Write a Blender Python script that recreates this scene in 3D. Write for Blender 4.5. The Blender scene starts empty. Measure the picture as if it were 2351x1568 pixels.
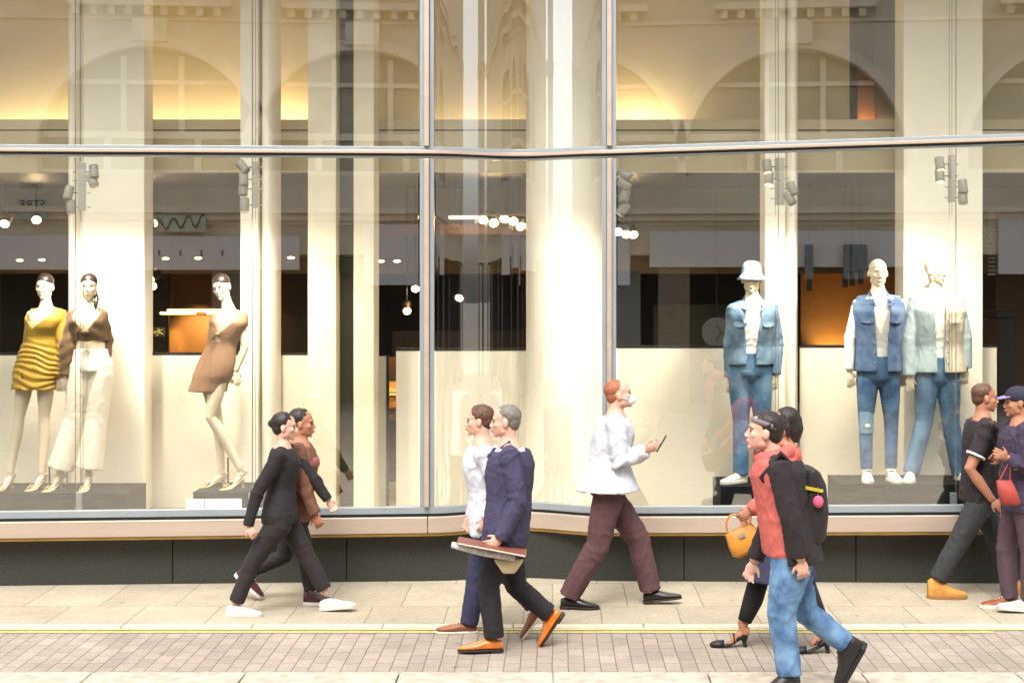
import bpy, bmesh, math, random
import numpy as np
from mathutils import Vector, Matrix, noise
random.seed(7); R = math.radians; PI = math.pi
sc = bpy.context.scene; COL = sc.collection
V = Vector
# ------------------------------------------------------------------ camera
CY, CZ, F = -12.5, 2.4, 3600.0
cam_d = bpy.data.cameras.new('camera'); cam = bpy.data.objects.new('camera', cam_d); COL.objects.link(cam)
cam.location = (0, CY, CZ); cam.rotation_euler = (R(90), 0, 0)
cam_d.sensor_width = 36; cam_d.lens = F/2351*36
cam_d.shift_x = -95/2351; cam_d.shift_y = -134/2351
cam_d.clip_end = 500; cam_d.clip_start = .1
sc.camera = cam
# ------------------------------------------------------------------ world, sun, exposure
w = bpy.data.worlds.new('World'); sc.world = w; w.use_nodes = True
nt = w.node_tree; bg = nt.nodes['Background']
sky = nt.nodes.new('ShaderNodeTexSky'); sky.sky_type = 'NISHITA'; sky.sun_disc = False
sky.sun_elevation = R(54); sky.sun_rotation = R(190); sky.dust_density = 4
hs = nt.nodes.new('ShaderNodeHueSaturation'); hs.inputs['Saturation'].default_value = .25
nt.links.new(sky.outputs[0], hs.inputs['Color']); nt.links.new(hs.outputs[0], bg.inputs[0])
bg.inputs[1].default_value = .15
sl = bpy.data.lights.new('sun', 'SUN'); sl.energy = .5; sl.angle = R(20); sl.color = (1, .95, .89)
so = bpy.data.objects.new('sun', sl); COL.objects.link(so)
so.rotation_euler = V((-math.sin(R(14))*math.cos(R(54)), -math.cos(R(14))*math.cos(R(54)), math.sin(R(54)))).to_track_quat('Z', 'Y').to_euler()
sc.view_settings.view_transform = 'Standard'; sc.view_settings.look = 'None'
sc.view_settings.exposure = 1.7; sc.view_settings.gamma = 1
cy = sc.cycles; cy.use_denoising = True; cy.sample_clamp_indirect = 4; cy.caustics_reflective = False
cy.caustics_refractive = False; cy.max_bounces = 8; cy.transparent_max_bounces = 16; cy.diffuse_bounces = 5

# ------------------------------------------------------------------ helpers
def D(px, py, Y):
    d = Y-CY
    return V(((px-1270)*d/F, Y, CZ-(py-650)*d/F))
def X_(px, Y): return (px-1270)*(Y-CY)/F
def Z_(py, Y): return CZ-(py-650)*(Y-CY)/F
def lin(c): return tuple((x/255/12.92 if x/255 <= .04045 else ((x/255+.055)/1.055)**2.4) for x in c)+(1,)

MATS = {}
def mat(name, c, rough=.7, metal=0, var=.12, scale=6, bump=0, bscale=60, emit=0, coat=0, stretch=None, spec=.5, c2=None, sheen=0, lo=.35, hi=.65):
    if name in MATS: return MATS[name]
    m = bpy.data.materials.new(name); m.use_nodes = True; n = m.node_tree; b = n.nodes['Principled BSDF']
    c = lin(c)
    b.inputs['Roughness'].default_value = rough; b.inputs['Metallic'].default_value = metal
    b.inputs['Specular IOR Level'].default_value = spec
    b.inputs['Coat Weight'].default_value = coat
    if sheen: b.inputs['Sheen Weight'].default_value = sheen
    tc = n.nodes.new('ShaderNodeTexCoord'); mp = n.nodes.new('ShaderNodeMapping')
    if stretch: mp.inputs['Scale'].default_value = stretch
    n.links.new(tc.outputs['Object'], mp.inputs[0])
    if emit:
        b.inputs['Emission Color'].default_value = c; b.inputs['Emission Strength'].default_value = emit
        b.inputs['Base Color'].default_value = c
    else:
        nz = n.nodes.new('ShaderNodeTexNoise'); nz.inputs['Scale'].default_value = scale; nz.inputs['Detail'].default_value = 5
        n.links.new(mp.outputs[0], nz.inputs['Vector'])
        cr = n.nodes.new('ShaderNodeValToRGB'); e = cr.color_ramp.elements
        e[0].position = lo; e[1].position = hi
        if c2: e[0].color = c; e[1].color = lin(c2)
        else:
            e[0].color = tuple(x*(1-var) for x in c[:3])+(1,); e[1].color = tuple(min(.95, x*(1+var)) for x in c[:3])+(1,)
        n.links.new(nz.outputs['Fac'], cr.inputs[0]); n.links.new(cr.outputs[0], b.inputs['Base Color'])
    if bump:
        nb = n.nodes.new('ShaderNodeTexNoise'); nb.inputs['Scale'].default_value = bscale; nb.inputs['Detail'].default_value = 4
        n.links.new(mp.outputs[0], nb.inputs['Vector'])
        bp = n.nodes.new('ShaderNodeBump'); bp.inputs['Strength'].default_value = bump; bp.inputs['Distance'].default_value = .01
        n.links.new(nb.outputs['Fac'], bp.inputs['Height']); n.links.new(bp.outputs[0], b.inputs['Normal'])
    MATS[name] = m; return m

def brickmat(name, c1, c2, mortar, bw, rh, ms, offset=.5, rot=0, var=.2, bump=.3, scale=1.0, rough=.85, stain=(1, 1, 1)):
    m = bpy.data.materials.new(name); m.use_nodes = True; n = m.node_tree; b = n.nodes['Principled BSDF']
    b.inputs['Roughness'].default_value = rough; b.inputs['Specular IOR Level'].default_value = .25
    tc = n.nodes.new('ShaderNodeTexCoord'); mp = n.nodes.new('ShaderNodeMapping'); mp.inputs['Rotation'].default_value = (0, 0, rot)
    n.links.new(tc.outputs['Object'], mp.inputs[0])
    # slightly warped joints
    wn = n.nodes.new('ShaderNodeTexNoise'); wn.inputs['Scale'].default_value = 3; n.links.new(mp.outputs[0], wn.inputs['Vector'])
    wm = n.nodes.new('ShaderNodeVectorMath'); wm.operation = 'MULTIPLY_ADD'; wm.inputs[1].default_value = (.014, .014, 0)
    n.links.new(wn.outputs['Color'], wm.inputs[0]); n.links.new(mp.outputs[0], wm.inputs[2])
    br = n.nodes.new('ShaderNodeTexBrick'); br.offset = offset
    br.inputs['Scale'].default_value = scale; br.inputs['Brick Width'].default_value = bw; br.inputs['Row Height'].default_value = rh
    br.inputs['Mortar Size'].default_value = ms; br.inputs['Mortar Smooth'].default_value = .4; br.inputs['Bias'].default_value = 0
    br.inputs['Color1'].default_value = lin(c1); br.inputs['Color2'].default_value = lin(c2); br.inputs['Mortar'].default_value = lin(mortar)
    n.links.new(wm.outputs[0], br.inputs['Vector'])
    nz = n.nodes.new('ShaderNodeTexNoise'); nz.inputs['Scale'].default_value = 1.6; nz.inputs['Detail'].default_value = 8; nz.inputs['Roughness'].default_value = .65
    n.links.new(tc.outputs['Object'], nz.inputs['Vector'])
    mr = n.nodes.new('ShaderNodeMapRange'); mr.inputs['From Min'].default_value = .3; mr.inputs['From Max'].default_value = .7
    mr.inputs['To Min'].default_value = 1-var; mr.inputs['To Max'].default_value = 1+var*.6
    n.links.new(nz.outputs['Fac'], mr.inputs[0])
    fn = n.nodes.new('ShaderNodeTexNoise'); fn.inputs['Scale'].default_value = 45; fn.inputs['Detail'].default_value = 4
    n.links.new(tc.outputs['Object'], fn.inputs['Vector'])
    m2 = n.nodes.new('ShaderNodeMapRange'); m2.inputs['From Min'].default_value = .3; m2.inputs['From Max'].default_value = .7
    m2.inputs['To Min'].default_value = .88; m2.inputs['To Max'].default_value = 1.1; n.links.new(fn.outputs['Fac'], m2.inputs[0])
    mm = n.nodes.new('ShaderNodeMath'); mm.operation = 'MULTIPLY'; n.links.new(mr.outputs[0], mm.inputs[0]); n.links.new(m2.outputs[0], mm.inputs[1])
    mx = n.nodes.new('ShaderNodeVectorMath'); mx.operation = 'SCALE'
    n.links.new(br.outputs['Color'], mx.inputs[0]); n.links.new(mm.outputs[0], mx.inputs['Scale'])
    # dark gum spots
    vo = n.nodes.new('ShaderNodeTexVoronoi'); vo.inputs['Scale'].default_value = 3.2; n.links.new(tc.outputs['Object'], vo.inputs['Vector'])
    gt = n.nodes.new('ShaderNodeMapRange'); gt.inputs['From Min'].default_value = .05; gt.inputs['From Max'].default_value = .075
    gt.inputs['To Min'].default_value = .66; gt.inputs['To Max'].default_value = 1; n.links.new(vo.outputs['Distance'], gt.inputs[0])
    mx2 = n.nodes.new('ShaderNodeVectorMath'); mx2.operation = 'SCALE'
    n.links.new(mx.outputs[0], mx2.inputs[0]); n.links.new(gt.outputs[0], mx2.inputs['Scale'])
    n.links.new(mx2.outputs[0], b.inputs['Base Color'])
    bp = n.nodes.new('ShaderNodeBump'); bp.inputs['Strength'].default_value = bump; bp.inputs['Distance'].default_value = .01; bp.invert = True
    n.links.new(br.outputs['Fac'], bp.inputs['Height']); n.links.new(bp.outputs[0], b.inputs['Normal'])
    MATS[name] = m; return m

def tag(o, label=None, cat=None, group=None, kind=None):
    if label: o['label'] = label
    if cat: o['category'] = cat
    if group: o['group'] = group
    if kind: o['kind'] = kind
    return o
def thing(name, loc, label, cat, group=None):
    o = bpy.data.objects.new(name, None); COL.objects.link(o); o.location = loc
    o.empty_display_size = .2
    return tag(o, label, cat, group)

def wloc(o):
    v = V((0, 0, 0))
    while o: v = v+o.location; o = o.parent
    return v

class MB:
    def __init__(s): s.v = []; s.f = []
    def add(s, vs, fs):
        k = len(s.v); s.v += [tuple(q) for q in vs]; s.f += [tuple(i+k for i in f) for f in fs]; return s
    def box(s, x0, x1, y0, y1, z0, z1):
        vs = [(x, y, z) for z in (z0, z1) for (x, y) in ((x0, y0), (x1, y0), (x1, y1), (x0, y1))]
        return s.add(vs, [(3, 2, 1, 0), (4, 5, 6, 7), (0, 1, 5, 4), (1, 2, 6, 5), (2, 3, 7, 6), (3, 0, 4, 7)])
    def obox(s, c, ax, ay, az, hx, hy, hz):
        c, ax, ay, az = V(c), V(ax).normalized(), V(ay).normalized(), V(az).normalized()
        vs = [c+ax*hx*i+ay*hy*j+az*hz*k for k in (-1, 1) for (i, j) in ((-1, -1), (1, -1), (1, 1), (-1, 1))]
        return s.add(vs, [(3, 2, 1, 0), (4, 5, 6, 7), (0, 1, 5, 4), (1, 2, 6, 5), (2, 3, 7, 6), (3, 0, 4, 7)])
    def rings(s, rr, closed=False):
        n = len(rr[0]); vs = [p for r in rr for p in r]; fs = []
        for i in range(len(rr)-1):
            for j in range(n):
                a, b = i*n+j, i*n+(j+1) % n
                fs.append((a, b, b+n, a+n))
        if closed:
            i = len(rr)-1
            for j in range(n): a, b = i*n+j, i*n+(j+1) % n; fs.append((a, b, (j+1) % n, j))
        else:
            fs.append(tuple(range(n-1, -1, -1))); fs.append(tuple(range((len(rr)-1)*n, len(rr)*n)))
        return s.add(vs, fs)
    def tube(s, pts, rad, seg=12, flat=1, side=None):
        pts = [V(p) for p in pts]; rr = []
        if not hasattr(rad, '__len__'): rad = [rad]*len(pts)
        prev = None
        for i, p in enumerate(pts):
            t = (pts[min(i+1, len(pts)-1)]-pts[max(i-1, 0)]).normalized()
            if prev is None:
                ref = V(side) if side is not None else (V((0, 1, 0)) if abs(t.y) < .8 else V((1, 0, 0)))
            else: ref = prev
            u = (ref-t*ref.dot(t)).normalized(); prev = u; v = t.cross(u)
            rr.append([p+u*math.cos(a)*rad[i]+v*math.sin(a)*rad[i]*flat for a in [2*PI*k/seg for k in range(seg)]])
        return s.rings(rr)
    def ell(s, c, ax, ay, az, rx, ry, rz, nu=16, nv=10):
        c, ax, ay, az = V(c), V(ax), V(ay), V(az); vs = [c-az*rz]; fs = []
        for i in range(1, nv):
            ph = -PI/2+PI*i/nv
            for j in range(nu):
                th = 2*PI*j/nu
                vs.append(c+ax*rx*math.cos(ph)*math.cos(th)+ay*ry*math.cos(ph)*math.sin(th)+az*rz*math.sin(ph))
        vs.append(c+az*rz); L = len(vs)-1
        for j in range(nu):
            fs.append((0, 1+(j+1) % nu, 1+j)); fs.append((L, 1+(nv-2)*nu+j, 1+(nv-2)*nu+(j+1) % nu))
        for i in range(nv-2):
            for j in range(nu):
                a, b = 1+i*nu+j, 1+i*nu+(j+1) % nu; fs.append((a, b, b+nu, a+nu))
        return s.add(vs, fs)
    def mesh(s, name='m'):
        me = bpy.data.meshes.new(name); me.from_pydata(s.v, [], s.f); me.validate(); me.update(); return me
    def build(s, name, m, parent=None, smooth=False, remesh=0, sm=2, disp=None, bevel=0):
        off = wloc(parent) if parent else V((0, 0, 0))
        me = s.mesh(name)
        if remesh:
            me = remeshed(me, remesh, sm)
        if disp:
            co = np.zeros(len(me.vertices)*3); me.vertices.foreach_get('co', co); co = co.reshape(-1, 3)
            no = np.zeros(len(me.vertices)*3); me.vertices.foreach_get('normal', no); no = no.reshape(-1, 3)
            d = np.array([disp(V(p)) for p in co]); co = co+no*d[:, None]; me.vertices.foreach_set('co', co.ravel())
        me.transform(Matrix.Translation(-off))
        o = bpy.data.objects.new(name, me); COL.objects.link(o)
        if not isinstance(m, (list, tuple)): m = [m]
        for q in m: me.materials.append(q)
        if parent: o.parent = parent
        if smooth or remesh:
            me.polygons.foreach_set('use_smooth', [True]*len(me.polygons))
        if bevel:
            b = o.modifiers.new('bevel', 'BEVEL'); b.width = bevel; b.segments = 2; b.limit_method = 'ANGLE'
        me.update()
        return o

def remeshed(me, vox, sm):
    o = bpy.data.objects.new('tmp', me); COL.objects.link(o)
    r = o.modifiers.new('r', 'REMESH'); r.mode = 'VOXEL'; r.voxel_size = vox; r.use_smooth_shade = True
    if sm: q = o.modifiers.new('s', 'SMOOTH'); q.factor = .5; q.iterations = sm
    dg = bpy.context.evaluated_depsgraph_get(); dg.update()
    out = bpy.data.meshes.new_from_object(o.evaluated_get(dg))
    bpy.data.objects.remove(o); return out

def folds(amp=.006, f=9, stretch=(1, 1, .45)):
    def g(p):
        q = V((p.x*f*stretch[0], p.y*f*stretch[1], p.z*f*stretch[2]))
        a = noise.noise(q*.6+V((3, 1, 7)))
        r = max(0, 1-abs(noise.noise(q*1.5))*3.2)**2+.5*max(0, 1-abs(noise.noise(q*3.1+V((5, 2, 9))))*3)**2
        return amp*(a*.9+r*.65-.2)
    return g

def textobj(s, name, size, loc, m, parent=None, rot=(PI/2, 0, 0), extrude=.002, align='CENTER'):
    cu = bpy.data.curves.new(name, 'FONT'); cu.body = s; cu.size = size; cu.extrude = extrude; cu.align_x = align; cu.align_y = 'CENTER'
    t = bpy.data.objects.new('tmp', cu); COL.objects.link(t)
    dg = bpy.context.evaluated_depsgraph_get(); dg.update()
    me = bpy.data.meshes.new_from_object(t.evaluated_get(dg)); bpy.data.objects.remove(t)
    me.transform(Matrix.Rotation(rot[2], 4, 'Z') @ Matrix.Rotation(rot[0], 4, 'X'))
    o = bpy.data.objects.new(name, me); COL.objects.link(o); me.materials.clear(); me.materials.append(m)
    off = wloc(parent) if parent else V((0, 0, 0))
    o.location = V(loc)-off
    if parent: o.parent = parent
    return o

# ------------------------------------------------------------------ materials
def glassmat(name, base, tint):
    m = bpy.data.materials.new(name); m.use_nodes = True; n = m.node_tree; n.nodes.clear()
    out = n.nodes.new('ShaderNodeOutputMaterial'); mx = n.nodes.new('ShaderNodeMixShader')
    tr = n.nodes.new('ShaderNodeBsdfTransparent'); tr.inputs[0].default_value = tint
    gl = n.nodes.new('ShaderNodeBsdfGlossy'); gl.inputs['Roughness'].default_value = 0.0; gl.inputs[0].default_value = (1, 1, 1, 1)
    lw = n.nodes.new('ShaderNodeLayerWeight'); lw.inputs[0].default_value = .5
    pw = n.nodes.new('ShaderNodeMath'); pw.operation = 'POWER'; pw.inputs[1].default_value = 4
    ma = n.nodes.new('ShaderNodeMath'); ma.operation = 'MULTIPLY_ADD'; ma.inputs[1].default_value = .7; ma.inputs[2].default_value = base; ma.use_clamp = True
    n.links.new(lw.outputs['Facing'], pw.inputs[0]); n.links.new(pw.outputs[0], ma.inputs[0]); n.links.new(ma.outputs[0], mx.inputs[0])
    n.links.new(tr.outputs[0], mx.inputs[1]); n.links.new(gl.outputs[0], mx.inputs[2]); n.links.new(mx.outputs[0], out.inputs[0])
    return m
GLASS = glassmat('shop_glass', .15, (.965, .975, .955, 1))

M_cream = mat('cream_plaster', (242, 234, 218), .6, var=.04, scale=1.5, bump=.05)
M_panel = mat('display_panel', (214, 206, 188), .65, var=.03, scale=1)
M_uppr = mat('upper_wall', (206, 194, 166), .8, var=.06, scale=1.2)
M_fascia = mat('fascia', (196, 182, 150), .7, var=.05, scale=2)
M_stone = mat('pale_stone', (226, 214, 190), .8, var=.07, scale=3, bump=.12, bscale=25)
M_dark = mat('dark_strip', (58, 55, 46), .6, var=.1)
M_black = mat('black_paint', (14, 14, 13), .5, var=.1)
M_brown = mat('dark_brown_wood', (50, 30, 16), .5, var=.25, scale=3, stretch=(1, 1, .2))
M_wood = mat('warm_wood', (120, 72, 34), .5, var=.2, scale=3, stretch=(2, 2, .3))
M_frame = mat('grey_blue_frame', (150, 158, 162), .4, metal=.3, var=.05, scale=3)
M_metal = mat('champagne_metal', (184, 166, 150), .38, metal=.3, var=.07, scale=2, stretch=(.3, 1, 4))
M_brass = mat('brass_edge', (170, 134, 74), .35, metal=.7, var=.1)
M_granite = mat('dark_granite', (46, 48, 42), .45, var=.35, scale=110, bump=.06, bscale=80)
M_plat = mat('platform_grey', (12, 12, 12), .8, spec=.2, var=.12, scale=4)
M_white = mat('white_paint', (226, 224, 218), .45, var=.03)
M_cable = mat('steel_cable', (120, 112, 100), .35, metal=.8)
M_mann = mat('mannequin_skin', (220, 203, 176), .4, var=.02, scale=3, coat=.15)
M_hairp = mat('painted_hair', (34, 24, 20), .4, var=.2, scale=20)
M_makeup = mat('dark_makeup', (52, 34, 28), .5)
M_lip = mat('lip_paint', (176, 120, 104), .4)
M_yel = mat('mustard_satin', (158, 124, 22), .6, var=.1, scale=8, sheen=.2)
M_bronze = mat('bronze_knit', (94, 68, 36), .7, var=.1, scale=10, sheen=.2)
M_tan = mat('tan_cloth', (144, 110, 84), .8, var=.06, scale=8)
M_ivory = mat('ivory_trouser', (232, 222, 204), .75, var=.04, scale=8)
M_tee = mat('white_cotton', (236, 230, 220), .8, var=.03)
M_denim = mat('denim_mid', (46, 82, 120), .85, c2=(104, 140, 168), scale=7, bump=.15, bscale=220, lo=.32, hi=.72)
M_denimj = mat('denim_jacket', (62, 92, 122), .85, c2=(128, 152, 170), scale=9, bump=.2, bscale=200, lo=.3, hi=.75)
M_denimd = mat('denim_vest', (46, 72, 112), .85, c2=(106, 128, 158), scale=8, bump=.2, bscale=200, lo=.3, hi=.75)
M_denimd2 = mat('denim_dark', (38, 68, 108), .85, c2=(88, 122, 154), scale=9, bump=.15, bscale=200)
M_hat = mat('hat_denim', (140, 168, 188), .85, var=.06, scale=14, bump=.15, bscale=200)
M_shack = mat('pale_blue_cloth', (162, 178, 180), .8, var=.05, scale=9, bump=.12, bscale=180)
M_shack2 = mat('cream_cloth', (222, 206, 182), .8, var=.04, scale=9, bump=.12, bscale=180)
M_patch = mat('denim_patch', (120, 150, 170), .85, var=.12, scale=30)
M_button = mat('metal_button', (200, 196, 186), .3, metal=.8)
M_navys = mat('navy_stripe', (26, 30, 48), .8)
M_rod = mat('stand_rod', (70, 58, 44), .4, metal=.6)
EM_warm = mat('warm_tube_glow', (255, 196, 110), emit=9)
EM_spot = mat('spot_glow', (255, 214, 150), emit=14)
EM_dl = mat('downlight_glow', (255, 206, 140), emit=6)

def lamp(kind, name, loc, energy, color, size=.1, rot=None, target=None, spot=None, size_y=None, parent=None, blend=.5):
    l = bpy.data.lights.new(name, kind); l.energy = energy; l.color = color
    if kind == 'AREA':
        l.shape = 'RECTANGLE'; l.size = size; l.size_y = size_y or size
    else: l.shadow_soft_size = size
    if spot: l.spot_size = R(spot); l.spot_blend = blend
    o = bpy.data.objects.new(name, l); COL.objects.link(o); off = wloc(parent) if parent else V((0, 0, 0)); o.location = V(loc)-off
    if parent: o.parent = parent
    if target is not None: o.rotation_euler = (V(target)-V(loc)).to_track_quat('-Z', 'Y').to_euler()
    elif rot: o.rotation_euler = rot
    return o
# ------------------------------------------------------------------ ground
def sheet(name, x0, x1, y0, y1, z, m, th=.0):
    mb = MB(); mb.add([(x0, y0, z), (x1, y0, z), (x1, y1, z), (x0, y1, z)], [(0, 1, 2, 3)])
    o = mb.build(name, m); return tag(o, kind='structure')
M_slab = brickmat('pavement_slabs', (172, 161, 140), (161, 151, 131), (132, 122, 103), .56, .88, .006, offset=.37, var=.17, bump=.15)
M_brk = brickmat('road_blocks', (164, 152, 139), (148, 138, 126), (116, 106, 94), .2, .101, .0045, offset=.5, rot=PI/2, var=.22, bump=.4)
M_kerb = mat('kerb_granite', (176, 164, 148), .85, var=.2, scale=14, bump=.7, bscale=22)
M_kerbf = mat('flush_kerb', (198, 186, 166), .8, var=.08, scale=9, bump=.1)
M_yline = mat('yellow_line', (196, 184, 118), .8, var=.1, scale=14)
M_pave2 = mat('near_pavement', (170, 158, 140), .85, var=.12, scale=6)
sheet('ground', -150, 150, -150, 150, -.05, mat('ground_far', (120, 114, 104), .9))
sheet('road', -40, 40, -3.3, -1.48, 0, M_brk)
def line_strip(y0, y1, x1, name):
    return sheet(name, -40, x1, y0, y1, .005, M_yline)
def gutter():
    mb = MB(); x = -20.3
    while x < 20:
        mb.box(x+.004, x+.906, -1.60, -1.505, -.04, .012); x += .91
    o = mb.build('flush_kerb', M_kerbf, bevel=.004); tag(o, kind='structure')
gutter()
line_strip(-1.745, -1.705, X_(2280, -1.72), 'yellow_line_near'); line_strip(-1.665, -1.625, 40, 'yellow_line_far')
sheet('pavement', -40, 40, -1.5, 1.2, .008, M_slab)
mb = MB(); x = X_(1270, -3.2)-.91*20
while x < 18:
    n = 10; mb_v = []
    prof = [(-3.2, -.05), (-3.2, .085), (-3.208, .096), (-3.225, .102), (-3.5, .104), (-3.5, -.05)]
    for xx in (x+.005, x+.03, x+.30, x+.6, x+.88, x+.905):
        e = .006 if xx in (x+.005, x+.905) else 0
        mb_v.append([(xx, y, z-e+random.uniform(-.002, .002)) for y, z in prof])
    mb.rings(mb_v); x += .91
tag(mb.build('kerb', M_kerb, bevel=.004), kind='structure')
sheet('near_pavement', -40, 40, -18.3, -3.505, .099, M_pave2)

# ------------------------------------------------------------------ shopfront building
ML, MR, XL, XR = -1.007, .444, -4.41, 3.75
def gY(x):
    if x < ML: return -.2*(ML-x)/(ML-XL)
    if x < MR:
        u = (x-ML)/(MR-ML); return .27*math.sin(PI*u)**2
    return -.2*(x-MR)/(XR-MR)
def zo(x):
    return .045*max(0, (x-MR)/(XR-MR)) - .012*max(0, (ML-x)/(ML-XL))
def zt(x): return 3.44+.088*max(0, (x-MR)/(XR-MR))
SEG = [(-7.6, ML, 14), (ML, MR, 48), (MR, 6.6, 14)]
def xs_all(n=1):
    o = []
    for a, b, k in SEG: o += [a+(b-a)*i/k for i in range(k)]
    return o+[SEG[-1][1]]
def band(y_in, y_out, zlo, zhi, name, m, parent, x0=None, x1=None, smooth=False, bevel=0):
    """horizontal moulding following the glass line; zlo/zhi are functions of x, y offsets relative to gY"""
    rr = []
    xx = xs_all() if x0 is None else [x0+(x1-x0)*i/60 for i in range(61)]
    for x in xx:
        y = gY(x); rr.append([(x, y+y_out, zlo(x)), (x, y+y_in, zlo(x)), (x, y+y_in, zhi(x)), (x, y+y_out, zhi(x))])
    mb = MB(); mb.rings([r[::-1] for r in rr])
    return mb.build(name, m, parent, bevel=bevel)
shop = thing('shopfront_building', (0, .5, 0), 'modern shop with tall glazed display windows, champagne sill and dark granite plinth', 'shop')
PT = 3.40
def c_(v): return lambda x: v+zo(x)
# plinth in granite panels with joints
jx = [X_(p, 0) for p in (-800, -400, 0, 397, 793, 1180, 1572, 1967, 2360, 2750, 3150)]
mbp = MB()
def pY(x): return gY(x)*(.5 if x > ML else 1)+.10 if x < MR else .10+(-.10)*(x-MR)/(XR-MR)
for a, b in zip(jx, jx[1:]):
    k = 14; rr = []
    for i in range(k+1):
        x = a+.004+(b-a-.008)*i/k; y = pY(x)
        rr.append([(x, y, -.03), (x, y+.14, -.03), (x, y+.14, .42), (x, y, .42)])
    mbp.rings([r[::-1] for r in rr])
mbp.build('plinth', M_granite, shop)
mbb = MB(); mbb.box(-7.6, 6.6, .45, .6, -.03, .298); mbb.build('plinth_backing', M_black, shop)
# sill: champagne metal pieces with joints + brass lower edge
for i, (a, b) in enumerate(((-7.6, -4.46), (-4.455, -1.0), (-.995, .44), (.445, 3.9), (3.905, 6.6))):
    band(.30, -.055, c_(.415), c_(.545), 'sill', M_metal, shop, a, b, bevel=.006)
band(.2, -.045, c_(.392), c_(.412), 'brass_edge', M_brass, shop)
band(.2, -.03, c_(.548), c_(.562), 'shadow_gap', M_black, shop)
band(.04, -.02, c_(.565), c_(.622), 'bottom_frame', M_frame, shop, bevel=.003)
# transom
band(.06, -.055, lambda x: zt(x)-.012, lambda x: zt(x)+.014, 'transom_cap', M_metal, shop, bevel=.003)
band(.06, -.03, lambda x: zt(x)-.026, lambda x: zt(x)-.015, 'transom_gap', M_dark, shop)
band(.05, -.022, lambda x: zt(x)-.044, lambda x: zt(x)-.029, 'transom_frame', M_frame, shop, bevel=.002)
band(.05, -.022, lambda x: zt(x)+.017, lambda x: zt(x)+.045, 'transom_frame', M_frame, shop, bevel=.002)
band(.05, -.05, lambda x: 5.55, lambda x: 5.7, 'head_frame', M_metal, shop)
def vert(x, hw, y0, y1, z0, z1, name, m):
    mb = MB(); y = gY(x); mb.box(x-hw, x+hw, y+y0, y+y1, z0, z1); return mb.build(name, m, shop, bevel=.003)
for xm in (ML, MR):
    for (a, b) in ((.624, zt(xm)-.052), (zt(xm)+.047, 5.549)):
        vert(xm, .019, -.06, .08, a, b, 'mullion', M_metal)
        for sgn in (-1, 1):
            mb = MB(); xa = xm+sgn*.021; xb = xm+sgn*.056; y = gY(xm+sgn*.045)
            mb.box(min(xa, xb), max(xa, xb), y-.024, y+.05, a, b); mb.build('mullion_frame', M_frame, shop, bevel=.003)
# glass panes (solid 12 mm sheets)
def pane(x0, x1, z0, z1, k):
    rr = []
    for i in range(k+1):
        x = x0+(x1-x0)*i/k; y = gY(x)
        if k > 10: y += .0006*math.sin(x*37)+.0005*math.sin(x*71+1)
        rr.append([(x, y-.006, z0(x)), (x, y+.006, z0(x)), (x, y+.006, z1(x)), (x, y-.006, z1(x))])
    mb = MB(); mb.rings([r[::-1] for r in rr]); o = mb.build('window_pane', GLASS, shop)
    if k > 10:
        o.data.polygons.foreach_set('use_smooth', [True]*len(o.data.polygons))
        md = o.modifiers.new('es', 'EDGE_SPLIT'); md.split_angle = R(35)
    return o
PJ = [-7.55, X_(187, 0), X_(583, 0), ML-.066], [ML+.066, MR-.066], [MR+.066, X_(1783, 0), X_(2182, 0), 6.55]
for lo_, hi_ in ((c_(.612), lambda x: zt(x)-.04), (lambda x: zt(x)+.035, lambda x: 5.56)):
    for gset in PJ:
        for a, b in zip(gset, gset[1:]):
            k = 64 if (a > ML and b < MR) else 1
            pane(a+.002, b-.002, lo_, hi_, k)
# silicone joints between panes
for px in (187, 583, 1783, 2182):
    x = X_(px, 0)
    for a, b in ((.624, zt(x)-.052), (zt(x)+.047, 5.549)):
        vert(x, .0018, -.0075, .0075, a, b, 'pane_joint', M_cable)
# upper masonry of the shop building, side returns, ceilings
mb = MB(); mb.box(-7.6, 6.6, -.3, .1, 5.72, 10); mb.build('upper_facade', M_stone, shop)
mb = MB(); mb.box(-7.75, -7.6, -.3, 12, -.03, 10); mb.build('side_wall', M_stone, shop)
mb = MB(); mb.box(6.6, 6.75, -.3, 12, -.03, 10); mb.build('side_wall', M_stone, shop)
mb = MB(); mb.box(-7.6, 6.6, .1, 12, 5.9, 6.05); mb.build('display_ceiling', M_cream, shop)
mb = MB(); mb.box(-7.6, 6.6, .31, 12, .30, .40); mb.build('shop_floor', mat('shop_floor', (150, 138, 116), .35, var=.08), shop)
mb = MB(); mb.box(-7.6, 6.6, 11.9, 12, .40, 5.9); mb.build('rear_wall', M_brown, shop)
# upper back wall, ledge and fascia
def xr(px0, px1, Y): return X_(px0, Y), X_(px1, Y)
YU = 2.3
x0, x1 = xr(1950, 2068, YU)
mb = MB(); mb.box(-7.6, x0, YU, YU+.1, 3.9, 5.9); mb.build('upper_back_wall', M_uppr, shop)
mb = MB(); mb.box(x1, 6.6, YU, YU+.1, 3.9, 5.9); mb.build('upper_back_wall', M_uppr, shop)
mb = MB(); mb.box(x0, x1, YU+1.3, YU+1.35, 3.9, 5.9); mb.box(x0-.05, x0, YU+.1, YU+1.3, 3.9, 5.9); mb.box(x1, x1+.05, YU+.1, YU+1.3, 3.9, 5.9); mb.build('upper_recess', M_brown, shop)
mb = MB(); a, b = xr(1968, 2008, YU+1.2); mb.box(a, b, YU+1.2, YU+1.24, 3.9, 4.6); mb.build('lit_niche', M_wood, shop)
lamp('POINT', 'niche_lamp', ((a+b)/2, YU+1.05, 3.95), 3, (1, .7, .35), .03, parent=shop)
mb = MB(); mb.box(-7.6, 6.6, 1.7, 1.76, 3.79, 3.88); mb.build('ledge_upstand', M_fascia, shop)
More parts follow.
